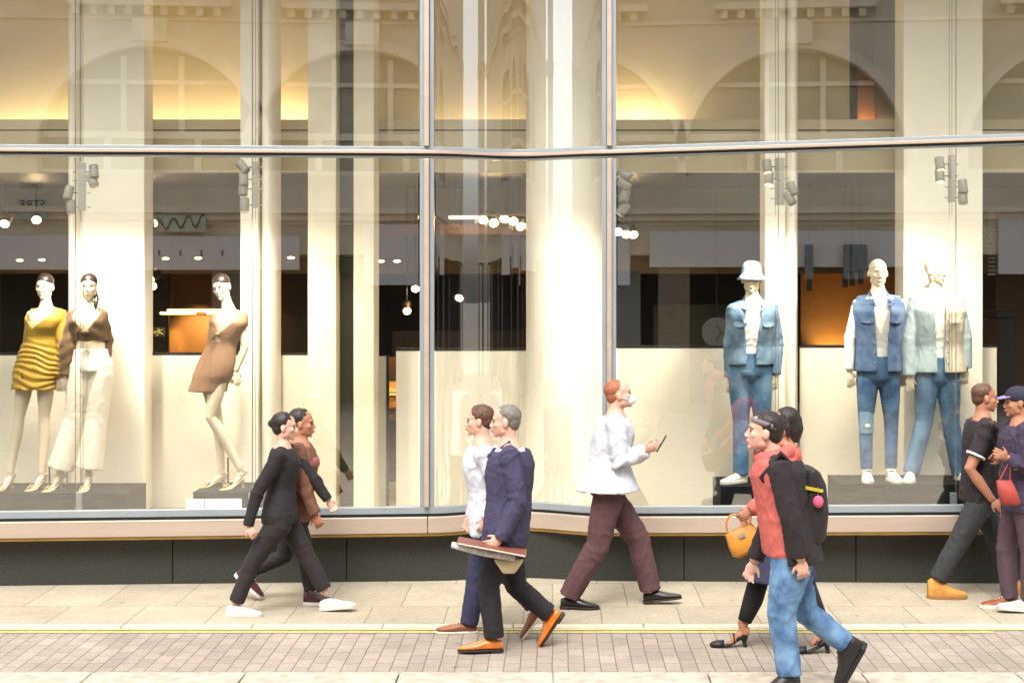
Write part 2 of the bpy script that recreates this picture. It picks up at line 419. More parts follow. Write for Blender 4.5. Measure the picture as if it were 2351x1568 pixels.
mb = MB(); mb.box(-7.6, 6.6, 1.7, 1.76, 3.40, 3.775); mb.build('fascia', M_fascia, shop)
mb = MB(); mb.box(-7.6, 6.6, 1.73, 1.76, 3.775, 3.79); mb.build('fascia_groove', M_black, shop)
mb = MB(); mb.box(-7.6, 6.6, 1.76, 12, 3.40, 3.46); mb.build('shop_ceiling', M_brown, shop)
mb = MB(); mb.box(-7.6, 6.6, 1.77, 2.3, 3.74, 3.76); mb.build('cove_tray', M_fascia, shop)
# cove lamps above the ledge (photo shows the lit coves)
for px, e, wdt in ((90, 2.6, 1.2), (440, 3.8, 1.5), (670, 2.4, .5), (1110, 1.2, 1.0), (1470, 3.5, .6), (2000, 0, .1)):
    if e: lamp('AREA', 'cove_lamp', (X_(px, 2.1), 2.12, 3.80), e, (1, .74, .40), wdt, rot=(R(168), 0, 0), size_y=.12, parent=shop)
# dark interior soffit / wood ceiling and rear fit-out
mb = MB(); mb.box(-7.6, 6.6, 4.2, 11.9, 2.52, 2.6); mb.build('wood_ceiling', M_wood, shop)
mb = MB(); mb.box(-7.6, 6.6, 4.1, 4.2, 2.50, 3.40); mb.build('ceiling_bulkhead', mat('bulkhead', (104, 86, 62), .5, var=.1), shop)
# columns / fins
def column(px0, px1, Y, dep, m, name='column', rnd=0, z1=5.9):
    a, b = xr(px0, px1, Y); mb = MB()
    if rnd:
        c = (a+b)/2; hw = (b-a)/2; pts = []
        for i in range(25):
            t = PI*i/24; pts.append((c-hw*math.cos(t), Y+dep*(1-math.sin(t))))
        pts += [(b, Y+dep+.1), (a, Y+dep+.1)]
        mb.rings([[(x, y, z) for x, y in pts] for z in (.40, z1)])
        o = mb.build(name, m, shop); me = o.data
        me.polygons.foreach_set('use_smooth', [len(p.vertices) == 4 for p in me.polygons])
        md = o.modifiers.new('es', 'EDGE_SPLIT'); md.split_angle = R(40); return o
    mb.box(a, b, Y, Y+dep, .40, z1); return mb.build(name, m, shop, bevel=.008)
column(142, 185, 1.15, .35, M_cream, 'fin', rnd=1); column(186, 331, 1.22, .3, M_cream)
column(551, 592, 1.15, .35, M_cream); column(593, 630, 1.12, .22, M_cream, 'fin', rnd=1)
column(706, 771, 1.2, .4, M_stone); column(811, 858, 1.2, .4, M_stone)
column(1206, 1388, 1.15, .30, M_cream, rnd=1)
column(1756, 1803, 1.15, .35, M_cream); column(1804, 1838, 1.1, .25, M_cream, 'fin', rnd=1)
column(2074, 2256, 1.2, .35, M_cream)
column(771.5, 810.5, 1.45, .2, M_dark, 'dark_panel')
# louvre slats in dark strip
for (pa, pb, ya, yb) in ((777, 808, 515, 625), (2268, 2285, 490, 630)):
    mb = MB()
    a, b = xr(pa, pb, 1.4)
    for i in range(16):
        z = Z_(ya+(yb-ya)*i/15, 1.4); mb.box(a, b, 1.40, 1.43, z-.008, z+.008)
    mb.build('louvre', M_dark, shop)
# half height display panels
def hpanel(px0, px1, ptop, Y=1.5):
    a, b = xr(px0, px1, Y); z = Z_(ptop, Y)
    mb = MB(); mb.box(a, b, Y, Y+.05, .40, z); o = mb.build('display_panel', M_panel, shop)
    mb = MB(); mb.box(a, b, Y-.006, Y+.056, z+.001, z+.022); mb.build('panel_cap', M_black, shop)
hpanel(-700, 150, 815); hpanel(331, 712, 815); hpanel(909, 1230, 805); hpanel(1380, 1760, 799); hpanel(1836, 2076, 798); hpanel(2256, 2288, 797)
# doorway glimpse between stone strip and panel
a, b = xr(886, 892, 1.56); mb = MB(); mb.box(a, b, 1.56, 1.6, .40, Z_(815, 1.56)); mb.build('door_frame', M_black, shop)
a, b = xr(858, 886, 1.6); mb = MB(); mb.box(a, b, 1.6, 1.64, .40, Z_(818, 1.6)); mb.build('display_panel', M_panel, shop)
# rear fit out: back partitions with warm lit alcoves
def part_wall(px0, px1, Y, m, name, p0=None, p1=None):
    a, b = xr(px0, px1, Y); z0 = .4 if p0 is None else Z_(p0, Y); z1 = 2.52 if p1 is None else Z_(p1, Y)
    mb = MB(); mb.box(a, b, Y, Y+.06, z0, z1); return mb.build(name, m, shop)
part_wall(-300, 386, 7.5, M_dark, 'rear_partition'); part_wall(523, 560, 7.0, M_black, 'rear_partition')
part_wall(560, 760, 7.6, M_brown, 'rear_partition')
o = part_wall(388, 520, 7.8, mat('amber_panel', (132, 88, 42), .5, var=.15, scale=2), 'amber_alcove')
c = D(458, 700, 7.1); lamp('SPOT', 'alcove_lamp', c, 60, (1, .72, .34), .03, target=D(458, 775, 7.8), spot=62, blend=.9, parent=shop)
c = D(398, 690, 7.45); lamp('SPOT', 'alcove_lamp', c, 26, (1, .72, .34), .03, target=D(396, 800, 7.8), spot=34, blend=.9, parent=shop)
o = part_wall(612, 640, 7.5, MATS['amber_panel'], 'amber_alcove'); c = D(620, 650, 7.2); lamp('SPOT', 'alcove_lamp', c, 8, (1, .72, .34), .03, target=D(622, 800, 7.5), spot=70, blend=.9, parent=shop)
o = part_wall(1838, 2075, 7.4, MATS['amber_panel'], 'amber_alcove'); c = D(1915, 850, 7.15); lamp('SPOT', 'alcove_lamp', c, 34, (1, .72, .3), .03, target=D(1915, 740, 7.4), spot=100, blend=.9, parent=shop)
part_wall(1500, 1680, 5.5, mat('green_grey', (58, 62, 46), .6, var=.1), 'rear_partition', 1500, 700); part_wall(1415, 1470, 3.2, mat('blue_dark', (44, 50, 54), .5, var=.1), 'rear_partition')
part_wall(900, 1200, 6.5, M_brown, 'rear_partition', None, 760)
part_wall(2286, 2500, 5.0, mat('brown_wall', (104, 78, 48), .6, var=.1), 'rear_partition')
# shelf with amber backing visible through the narrow door gap
part_wall(885, 912, 3.4, MATS['amber_panel'], 'amber_alcove', 965, 820); part_wall(880, 915, 3.3, M_black, 'rear_counter', 1250, 968)
lamp('POINT', 'shelf_lamp', D(898, 900, 3.1), 5, (1, .55, .15), .04, parent=shop)
for py in (875, 905, 940):
    a, b = xr(886, 911, 3.2); z = Z_(py, 3.2); mb = MB(); mb.box(a, b, 3.2, 3.38, z-.008, z+.008); mb.build('shelf', M_black, shop)
mb = MB(); a, b = xr(860, 1210, 3.0); mb.box(a, b, 3.0, 3.05, Z_(538, 3.0), Z_(515, 3.0)); mb.build('light_trough', mat('trough', (120, 80, 40), .5), shop)

# ------------------------------------------------------------------ building across the street (seen only as reflection)
YB = -15.5
def refl(px, py, pane):
    d = V(((px-1270)/F, 1, (650-py)/F)); o = V((0, CY, CZ))
    if pane == 'L': p0 = V((ML, 0, 0)); n = V(((-.2)/(ML-XL)*-1*-1, 0, 0)); sl = .2/(ML-XL)
    elif pane == 'R': p0 = V((MR, 0, 0)); sl = -.2/(XR-MR)
    else: p0 = V((0, .0, 0)); sl = 0
    n = V((-sl, 1, 0)).normalized()
    t = (p0-o).dot(n)/d.dot(n); h = o+d*t; r = d-n*2*d.dot(n)
    return h+r*((YB-h.y)/r.y)
opp = thing('stone_building', (0, YB-1, 0), 'pale stone building with arched windows and white fascias, mirrored in the shop glass', 'building')
M_ost = mat('limestone', (206, 198, 180), .85, var=.1, scale=1.5, bump=.2, bscale=10)
M_ost2 = mat('limestone_trim', (218, 210, 194), .85, var=.08, scale=2)
M_owin = mat('window_dark', (158, 155, 138), .25, var=.1)
M_ofr = mat('window_frame_white', (220, 216, 202), .6)
M_sgn = mat('sign_board', (206, 208, 214), .6, var=.02)
zsp = 4.6
def arch_wall(centres, rad, x0, x1, z0, z1):
    """wall sheet with semicircular openings, built column by column with real reveals"""
    mb = MB(); N = 260
    xs = [x0+(x1-x0)*i/N for i in range(N+1)]
    for c in centres: xs += [c-rad, c+rad]+[c-rad*math.cos(PI*i/40) for i in range(41)]
    xs = sorted(set(round(x, 4) for x in xs))
    def zb(x, mid):
        for c in centres:
            if abs(mid-c) < rad: return zsp+math.sqrt(max(0, rad*rad-(x-c)**2))
        return z0
    for a, b in zip(xs, xs[1:]):
        m_ = (a+b)/2; za, zb_ = zb(a, m_), zb(b, m_)
        mb.add([(a, YB, za), (b, YB, zb_), (b, YB, z1), (a, YB, z1)], [(3, 2, 1, 0)])
        if za > z0+.01 or zb_ > z0+.01: mb.add([(a, YB, za), (b, YB, zb_), (b, YB-.4, zb_), (a, YB-.4, za)], [(0, 1, 2, 3)])
    for c in centres:
        for s_ in (-1, 1): x = c+s_*rad; mb.add([(x, YB, z0), (x, YB-.4, z0), (x, YB-.4, zsp), (x, YB, zsp)], [(0, 1, 2, 3)])
    return mb.build('arched_wall', M_ost, opp)
cL = refl(345, 300, 'L').x; cR = refl(1825, 300, 'R').x; cM = refl(1080, 300, 'M').x-.1
cen = [cL-4.9, cL, (cL+cR)/2 if cR-cL > 8 else cM, cR, cR+4.9]
arch_wall(cen, 1.92, -22, 22, 4.3, 11)
mb = MB(); mb.box(-22, 22, YB-.39, YB-.001, 3.72, 4.3); mb.build('spandrel_wall', M_ost, opp)
mb = MB(); mb.box(-22, 22, YB-.5, YB-.4, 3.6, 11); mb.build('window_backing', M_owin, opp)
for c in cen:
    mb = MB()
    mb.box(c-1.9, c+1.9, YB-.36, YB-.28, 4.95, 5.07); mb.box(c-1.9, c+1.9, YB-.36, YB-.28, 4.31, 4.40)
    for dx in (-.78, .78): mb.box(c+dx-.06, c+dx+.06, YB-.37, YB-.27, 4.41, 4.95)
    for dx in (-.5, .5): mb.box(c+dx-.05, c+dx+.05, YB-.37, YB-.27, 5.07, 6.4)
    mb.box(c-1.4, c+1.4, YB-.36, YB-.28, 5.9, 5.98)
    mb.build('window_frame', M_ofr, opp)
    mb = MB()
    pts = [[(c+r_*math.cos(t), YB+yy, zsp+r_*math.sin(t)) for (r_, yy) in ((1.93, 0), (1.93, .07), (2.12, .07), (2.12, 0))] for t in [PI*i/40 for i in range(41)]]
    mb.rings(pts); mb.build('arch_moulding', M_ost2, opp)
    mb = MB(); mb.box(c-.3, c+.3, YB, YB+.16, 6.6, 7.0); mb.build('keystone', M_ost2, opp)
    mb = MB(); mb.box(c-1.4, c+1.4, YB, YB+.3, 7.2, 7.32); mb.build('balcony_slab', M_ost2, opp)
    for k in range(9):
        mb = MB(); mb.box(c-1.3+k*.3, c-1.3+k*.3+.12, YB, YB+.22, 7.05, 7.2); mb.build('bracket', M_ost2, opp)
for z0, z1, d in ((3.42, 3.50, .10), (3.5, 3.62, .22), (3.62, 3.72, .32), (4.1, 4.14, .03), (4.45, 4.49, .03), (6.98, 7.05, .06), (7.6, 7.8, .3), (7.8, 7.95, .42)):
    if 3.72 < z0 < 6: continue
    mb = MB(); mb.box(-22, 22, YB, YB+d, z0, z1); mb.build('cornice', M_ost2, opp)
mb = MB(); mb.box(-22, 22, YB-.05, YB+.06, 2.9, 3.42); mb.build('frieze', M_ost, opp)
mb = MB(); mb.box(-22, 22, YB-2.6, YB-2.5, -.05, 3.7); mb.build('shopfront_recess', mat('recess_dark', (40, 38, 34), .5), opp)
mb = MB(); mb.box(-22, 22, YB-2.5, YB-.05, 2.86, 2.92); mb.build('recess_soffit', M_dark, opp)
x = -21
while x < 21:
    mb = MB(); mb.box(x, x+.55, YB-.3, YB+.05, .1, 2.9); mb.build('pier', mat('pier_stone', (130, 120, 104), .8), opp)
    x += 4.2
for p0, p1 in ((-700, -5), (-4, 688)):
    a, b = refl(p0, 580, 'L').x, refl(p1, 580, 'L').x; z0, z1 = refl(300, 620, 'L').z, refl(300, 542, 'L').z
    mb = MB(); mb.box(a, b, YB+.07, YB+.2, z0, z1); mb.build('shop_sign', M_sgn, opp, bevel=.01)
    for k in range(8):
        mb = MB(); xx = a+(b-a)*(.25+.07*k); mb.box(xx, xx+.03, YB+.2, YB+.21, (z0+z1)/2-.05, (z0+z1)/2+.05)
        mb.build('sign_letter_stroke', M_dark, opp)
a, b = refl(1492, 580, 'R').x, refl(2072, 580, 'R').x; z0, z1 = refl(1700, 614, 'R').z, refl(1700, 532, 'R').z
mb = MB(); mb.box(a, b, YB+.07, YB+.2, z0, z1); mb.build('shop_sign', M_sgn, opp, bevel=.01)
a, b = refl(2288, 560, 'R').x, refl(2700, 560, 'R').x; mb = MB(); mb.box(a, b, YB+.07, YB+.2, refl(2300, 630, 'R').z, refl(2300, 488, 'R').z); mb.build('shop_sign', M_sgn, opp, bevel=.01)
a, b = refl(834, 560, 'L').x, refl(972, 560, 'L').x; mb = MB(); mb.box(a, b, YB+.07, YB+.2, refl(900, 655, 'L').z, refl(900, 516, 'L').z); mb.build('shop_sign', M_sgn, opp, bevel=.01)
# grey banners
for px in (1855, 1942, 1958, 1978):
    p = refl(px, 560, 'R'); mb = MB(); mb.box(p.x-.07, p.x+.07, YB+.3, YB+.33, p.z-.62, p.z-.02); mb.build('banner', mat('banner_blue', (96, 116, 128), .7), opp)
# street name plates
p = refl(78, 430, 'L'); textobj('OXFO', 'street_name', .13, (p.x, YB+.235, p.z), M_dark, opp, rot=(PI/2, 0, PI))
p = refl(82, 472, 'L'); mb = MB(); mb.box(p.x-.25, p.x+.25, YB+.24, YB+.28, p.z-.26, p.z+.12); mb.build('name_plate', mat('plate', (170, 186, 178), .6), opp, bevel=.02)
textobj('STRE', 'street_name', .2, (p.x, YB+.29, p.z), M_black, opp, rot=(PI/2, 0, PI))
p = refl(422, 515, 'L'); mb = MB(); mb.box(p.x-.4, p.x+.4, YB+.24, YB+.28, p.z-.15, p.z+.15); mb.build('script_sign', MATS['plate'], opp, bevel=.02)
mb = MB()
pts = [V((p.x+.38-.76*t, YB+.295, p.z-.02+.11*math.sin(t*19+1)*(1-.3*t)+.08*(1-t))) for t in [i/60 for i in range(61)]]
mb.tube(pts, .012, 6); mb.build('script_stroke', M_black, opp)

# ------------------------------------------------------------------ figures
def lerp(a, b, t): return a+(b-a)*t
class Fig:
    """A posed figure. J holds joints as (px, py[, dy]) of the photograph, put at real depth Y (+dy)."""
    def __init__(s, name, label, cat, Y, yaw, J, female=False, group=None, zground=0, hs=None, lean=0, hyaw=None, htilt=0, hnod=0, k=1.0):
        s.Y = Y; s.fem = female; s.k = k
        s.f = V((math.sin(R(yaw)), -math.cos(R(yaw)), 0)); s.a = V((-s.f.y, s.f.x, 0)); s.up = V((0, 0, 1))
        s.side = abs(s.a.y) > .7
        g = s.P0(J['pelvis']); zground = (.008 if Y > -1.5 else 0.0) if zground == 0 else zground
        s.root = thing(name, (g.x, g.y, zground), label, cat, group)
        s.J = {}
        shw = (.165 if female else .19)*k; hpw = (.085 if female else .09)*k
        for n, t in J.items():
            if n in ('headr',): continue
            p = s.P0(t)
            if len(t) == 2 and n[-1] in 'LR' and n not in ('shL', 'shR', 'hipL', 'hipR'):
                sg = 1 if n[-1] == 'R' else -1
                off = (shw+.03 if n[:2] in ('el', 'wr') else hpw)*s.a.y*sg
                q = D(t[0], t[1], Y+off); p = q
            s.J[n] = p
        j = s.J
        sp = (j['neck']-j['pelvis']).normalized()
        j.setdefault('waist', lerp(j['pelvis'], j['neck'], .36)); j.setdefault('chest', lerp(j['pelvis'], j['neck'], .72))
        for sd, sg in (('L', -1), ('R', 1)):
            if 'sh'+sd not in j: j['sh'+sd] = j['neck']+s.a*shw*sg-s.up*.042*k
            if 'hip'+sd not in j: j['hip'+sd] = j['pelvis']+s.a*hpw*sg-s.up*.03*k
        s.shv = (j['shR']-j['shL']).normalized(); s.hpv = (j['hipR']-j['hipL']).normalized()
        hy = yaw if hyaw is None else hyaw
        s.hf = V((math.sin(R(hy)), -math.cos(R(hy)), 0)); s.hu = V((0, 0, 1))
        ax = s.hf.copy(); s.hu = Matrix.Rotation(R(htilt), 3, ax) @ s.hu
        ha = s.hu.cross(s.hf).normalized(); M = Matrix.Rotation(R(hnod), 3, ha); s.hf = M @ s.hf; s.hu = M @ s.hu
        s.ha = s.hu.cross(s.hf).normalized()
        s.hs = (hs or .23)/.232*(1.0 if cat == 'mannequin' else .96)
    def cloth(s, amp=.006, f=9, st=(1, 1, .7), cr=.006):
        base = folds(amp, f, (st[0], st[1], st[2]*.6)); j = s.J; L = []
        for sd in 'LR':
            for a, b, c, r_ in (('sh', 'el', 'wr', .085), ('hip', 'kn', 'an', .13), ('kn', 'an', None, .10)):
                if a+sd in j and b+sd in j:
                    mid = j[b+sd]; d = ((j[c+sd] if c and c+sd in j else mid)-j[a+sd])
                    if d.length > .01: L.append((mid, d.normalized(), r_))
            if 'hip'+sd in j: L.append((j['hip'+sd], (j['kn'+sd]-j['pelvis']).normalized(), .12))
            if 'el'+sd in j: L.append((j['sh'+sd]-s.up*.05, (j['el'+sd]-j['neck']).normalized(), .10))
        L.append((j['waist'], s.up, .13))
        def g(p):
            v = base(p)
            for m_, d, r_ in L:
                q = p-m_; w2 = q.length_squared/(r_*r_)
                if w2 < 4:
                    ph = q.dot(d)*70+noise.noise(p*9)*5
                    v += cr*math.exp(-w2)*(1-abs(math.sin(ph*.5))*1.6)
            return v
        return g
    def P0(s, t): return D(t[0], t[1], s.Y+(t[2] if len(t) > 2 else 0))
    def ring(s, c, av, rx, ry, seg=24, fy=0, pw=2.0):
        av = V(av).normalized(); fv = av.cross(V((0, 0, 1))); fv = (fv*-1 if fv.dot(s.f) < 0 else fv).normalized()
        out = []
        for i in range(seg):
            t = 2*PI*i/seg; cx, sy = math.cos(t), math.sin(t)
            cx = math.copysign(abs(cx)**(2/pw), cx); sy = math.copysign(abs(sy)**(2/pw), sy)
            out.append(c+av*rx*cx+fv*(ry*sy+fy))
        return out
    def spine(s, t):
        """point on the trunk curve, t 0 at pelvis .. 1 at neck"""
        j = s.J; pts = [(0, j['pelvis']), (.36, j['waist']), (.72, j['chest']), (1, j['neck'])]
        if t < 0: return j['pelvis']+(j['pelvis']-j['waist']).normalized()*(-t)*(j['neck']-j['pelvis']).length
        for (a, p), (b, q) in zip(pts, pts[1:]):
            if t <= b: return lerp(p, q, (t-a)/(b-a))
        return j['neck']
    def av(s, t): return lerp(s.hpv, s.shv, min(1, max(0, t))).normalized()
    # trunk radii (half width, half depth, forward offset) by t
    def tr(s, t):
        F_ = [(-.2, .145, .10, 0), (-.08, .165, .112, -.01), (.05, .162, .108, -.01), (.36, .118, .082, .0), (.6, .135, .098, .01), (.78, .15, .105, .012), (.92, .14, .075, 0), (1, .075, .055, -.01)]
        M_ = [(-.2, .145, .105, 0), (-.08, .165, .112, -.005), (.05, .163, .11, 0), (.36, .148, .10, .0), (.6, .168, .112, .008), (.78, .182, .115, .008), (.92, .168, .085, 0), (1, .09, .062, -.01)]
        T = F_ if s.fem else M_
        if t <= T[0][0]: r = T[0][1:]
        elif t >= 1: r = T[-1][1:]
        else:
            for p, q in zip(T, T[1:]):
                if p[0] <= t <= q[0]:
                    u = (t-p[0])/(q[0]-p[0]); r = [lerp(p[i], q[i], u) for i in (1, 2, 3)]; break
        return [x*s.k for x in r]
    # ------------------------------------------------ body
    def hand(s, mb, w, d, nrm, curl=.5, thumb=1, sz=1.0):
        d = d.normalized(); ac = nrm.cross(d).normalized(); nrm = d.cross(ac).normalized()
        q = sz*(.88 if s.fem else 1)
        mb.ell(w+d*.045*q, ac, d, nrm, .038*q, .052*q, .0155*q)
        for i, (o, ln) in enumerate(((-.029, .058), (-.0105, .074), (.0095, .08), (.0285, .07))):
            b = w+d*.078*q+ac*o*q; dd = (d+ac*o*4.2).normalized(); pts = [b]; c = curl*(1+.12*(3-i))
            for kx in range(3):
                dd = (Matrix.Rotation(-c*.55, 3, ac) @ dd).normalized()
                pts.append(pts[-1]+dd*ln*q*(.42, .33, .25)[kx])
            mb.tube(pts, [.0095*q, .009*q, .0082*q, .0065*q], 8)
        t0 = w+d*.022*q+ac*.028*q*thumb; td = (d*.75+ac*.62*thumb-nrm*-.25).normalized()
        mb.tube([t0, t0+td*.034*q, t0+td*.034*q+(td+d*.5).normalized()*.032*q], [.0125*q, .0105*q, .0075*q], 8)
    def foot(s, mb, an, td, sz=1.0, bare=True, heel=0):
        """foot under the ankle; td is the toe direction (3D)"""
        td = td.normalized(); q = sz*(.9 if s.fem else 1)
        up = V((0, 0, 1)); rt = td.cross(up).normalized(); up = rt.cross(td).normalized()
        hp = an-up*.055*q-td*.035*q
        mb.tube([an+V((0, 0, .05)), an-up*.02*q, hp], [.036*q, .037*q, .03*q])
        mb.tube([hp-up*.0, hp+td*.07*q+up*.012, hp+td*.14*q-up*.0, hp+td*.2*q-up*.012], [.03*q, .036*q, .03*q, .018*q], 12, flat=1.0, side=rt)
    def build_body(s, m, vox=.0055, hands=(.5, .5), hn=(None, None), feet=True, toes=None, thumbs=(1, 1), handsz=.93, bare_legs=False):
        j = s.J; k = s.k; lk = .8 if not feet else 1.0; mb = MB(); fm = s.fem
        rr = []
        for i in range(17):
            t = -.1+1.1*i/16; rx, ry, fy = s.tr(t); rr.append(s.ring(s.spine(t), s.av(t), rx*.97, ry*.97, 20, fy))
        mb.rings(rr)
        hc = j['head']; nk = (.046 if fm else .058)*k
        nb = j['neck']-s.up*.03
        mb.tube([nb-s.up*.03, lerp(nb, hc, .45)-s.hf*.008, hc-s.hf*.02-s.hu*.02], [nk*1.7, nk*.93, nk*.9], 16)
        if fm:
            for sg in (-1, 1): mb.ell(s.spine(.68)+s.av(.7)*.07*sg*k+s.f*.052*k, s.a, s.f, s.up, .05*k, .042*k, .052*k)
        ar = (.04, .033, .029, .022) if fm else (.052, .043, .037, .027)
        for n, (sd, sg) in enumerate((('L', -1), ('R', 1))):
            sh, el, wr = j['sh'+sd], j.get('el'+sd), j.get('wr'+sd)
            if el is not None:
                nb2 = lerp(j['neck'], sh, .35)-s.up*.01
                mb.tube([nb2, sh, lerp(sh, el, .45), el, lerp(el, wr, .35), wr], [ar[0]*.9*k, ar[0]*1.05*k, ar[0]*.95*k, ar[1]*k, ar[1]*.98*k, ar[3]*k], 14)
                h = j.get('hand'+sd); d = (h-wr) if h is not None else (wr-el)
                nr = hn[n] if hn[n] is not None else (s.a*-sg)
                s.hand(mb, wr, d.normalized(), V(nr), hands[n], thumbs[n], handsz)
            hp, kn, an = j['hip'+sd], j['kn'+sd], j['an'+sd]
            lr = (.078, .068, .046, .05, .029) if fm else (.082, .07, .052, .055, .036)
            bk = -s.f*.012
            mb.tube([hp+V((0, 0, .05)), hp, lerp(hp, kn, .5), kn, lerp(kn, an, .32)+bk, lerp(kn, an, .65)+bk*.5, an], [lr[0]*k*lk, lr[0]*1.02*k*lk, lr[1]*k*lk, lr[2]*k*lk, lr[3]*k*lk, lr[3]*.75*k*lk, lr[4]*k*lk], 16)
            if feet and toes: s.foot(mb, an, V(toes[n]), .9*k)
        # head
        q = s.hs; A, Fv, U = s.ha, s.hf, s.hu
        def H(x, y, z): return hc+(A*x+Fv*y+U*z)*q
        def E(x, y, z, a, b, c): mb.ell(H(x, y, z), A, Fv, U, a*q, b*q, c*q)
        E(0, -.012, .034, .074, .094, .083)
        E(0, .018, -.022, .06 if fm else .064, .068, .085)
        E(0, .028, -.066, .043 if fm else .05, .05, .042); E(0, .062, -.094, .02, .02, .018)
        E(0, .072, .022, .05, .018, .012)
        for sg in (-1, 1):
            E(.036*sg, .055, -.022, .022, .024, .022); E(.075*sg, -.008, -.008, .011, .02, .031)
            E(.044*sg, .0, -.06, .02, .03, .03)
        mb.tube([H(0, .08, .012), H(0, .092, -.012), H(0, .103, -.031)], [.0075*q, .0085*q, .0098*q], 10)
        for sg in (-1, 1): mb.ell(H(.011*sg, .094, -.036), A, Fv, U, .009*q, .012*q, .008*q)
        E(0, .086, -.06, .021, .011, .0065); E(0, .083, -.069, .018, .011, .007)
        mb.ell(H(0, .088, -.006), A, Fv, U, .01*q, .006*q, .01*q)
        s.body = mb.build('body', m, s.root, remesh=vox, sm=2)
        s.H = H
        return s.body
    def face(s, eye, brow, lip, eyes=True, dark=False):
        q = s.hs; A, Fv, U = s.ha, s.hf, s.hu; H = s.H
        for sg in (-1, 1):
            if eyes:
                mb = MB(); mb.ell(H(.029*sg, .0795, .0), A, Fv, U, .0118*q, .0055*q, (.0055 if dark else .005)*q, 12, 8); mb.build('eye', eye, s.root, smooth=True)
            mb = MB(); mb.tube([H(.014*sg, .086, .020), H(.03*sg, .0855, .0265), H(.047*sg, .075, .021)], [.0018*q, .0024*q, .0014*q], 8); mb.build('eyebrow', brow, s.root, smooth=True)
        mb = MB(); mb.ell(H(0, .0895, -.0595), A, Fv, U, .0195*q, .0095*q, .0055*q, 12, 8); mb.ell(H(0, .088, -.0685), A, Fv, U, .015*q, .0095*q, .0055*q, 12, 8); mb.build('mouth', lip, s.root, smooth=True)
    def hair(s, m, long=0, vol=1.0, back=0, sleek=False, bun=False, name='hair'):
        q = s.hs; A, Fv, U = s.ha, s.hf, s.hu; H = s.H; mb = MB()
        mb.ell(H(0, -.014 if sleek and s.fem else -.026, .051 if sleek and s.fem else .046), A, Fv, U, .079*q*vol, .094*q*vol, .080*q*vol, 24, 16)
        mb.ell(H(0, -.055, .0), A, Fv, U, .068*q*vol, .058*q*vol, .07*q*vol)
        if long:
            mb.tube([H(0, -.05, .03), H(0, -.07, -.05), H(0, -.065, -.08-long)], [.07*q, .065*q, .04*q], 14, flat=1.15)
            for sg in (-1, 1): mb.tube([H(.06*sg, -.01, .05), H(.074*sg, -.015, -.02), H(.068*sg, -.02, -.06-long*.6)], [.022*q, .024*q, .014*q], 10)
        if bun: mb.ell(H(0, -.115, .03), A, Fv, U, .035*q, .035*q, .035*q)
        am = .0 if sleek else .006
        mb.build(name, m, s.root, remesh=.006, sm=1, disp=(lambda p: am*.7*noise.noise(V((p.x*40, p.y*40, p.z*20)))+.0035*noise.noise(V((p.x*150, p.y*150, p.z*35)))) if am else None)
    # ------------------------------------------------ clothes
    def trousers(s, m, name='trousers', r=(.1, .092, .07, .06), hem=(.0, .0), top=.18, amp=.006, ease=1.06, vox=.008, flare=None, knee_in=0, fr=9):
        j = s.J; k = s.k; mb = MB(); rr = []
        for i in range(9):
            t = -.17+(top+.17)*i/8; rx, ry, fy = s.tr(t); tp = 1-.42*max(0, (-.05-t)/.12)**1.3; rr.append(s.ring(s.spine(t), s.av(t), (rx*ease+.006)*tp, (ry*ease+.01)*tp, 24, fy))
        mb.rings(rr)
        for n, sd in enumerate('LR'):
            hp, kn, an = j['hip'+sd], j['kn'+sd], j['an'+sd]
            e = lerp(kn, an, 1-hem[n]) if hem[n] >= 0 else an+(an-kn).normalized()*(-hem[n])
            mb.tube([hp+V((0, 0, .06)), hp-V((0, 0, .03)), lerp(hp, kn, .5), kn, lerp(kn, e, .5), e], [r[0]*.98*k, r[0]*1.03*k, r[1]*1.02*k, r[2]*k, lerp(r[2], r[3], .5)*k, r[3]*k], 18)
        return mb.build(name, m, s.root, remesh=vox, sm=3, disp=s.cloth(amp, fr, (1, 1, .7), amp*.55))
    def skirt(s, m, r, z_t=-.9, name='skirt', top=.3):
        mb = MB(); rr = []; L = (s.J['neck']-s.J['pelvis']).length
        for i in range(12):
            t = top+(z_t-top)*i/11; rx, ry, fy = s.tr(max(t, -.08)); g = max(0, -t-.08)
            rr.append(s.ring(s.spine(t), s.av(0), rx*1.06+.008+g*r, ry*1.06+.01+g*r, 28, fy))
        mb.rings(rr[::-1]); return mb.build(name, m, s.root, remesh=.009, sm=3, disp=folds(.008, 8, (1.6, 1.6, .3)))
    def shell_rings(s, t0, t1, n, ease, gap, th=.012, gc=0.0, flare=0, seg=40):
        """open-fronted garment wall; gap(t) is the half angle of the opening about the front, gc its centre"""
        rr = []
        for i in range(n):
            t = lerp(t0, t1, i/(n-1)); rx, ry, fy = s.tr(t); av = s.av(t); c = s.spine(t)
            fv = av.cross(V((0, 0, 1))); fv = (-fv if fv.dot(s.f) < 0 else fv).normalized()
            fl = flare*max(0, .3-t); g = gap(t); o = []; inn = []
            for q in range(seg+1):
                a = PI/2+gc+g+(2*PI-2*g)*q/seg
                for lst, e in ((o, ease+th+fl), (inn, ease+fl)):
                    lst.append(c+av*(rx+e)*math.cos(a)+fv*((ry+e)*math.sin(a)+fy))
            rr.append(o+inn[::-1])
        return rr
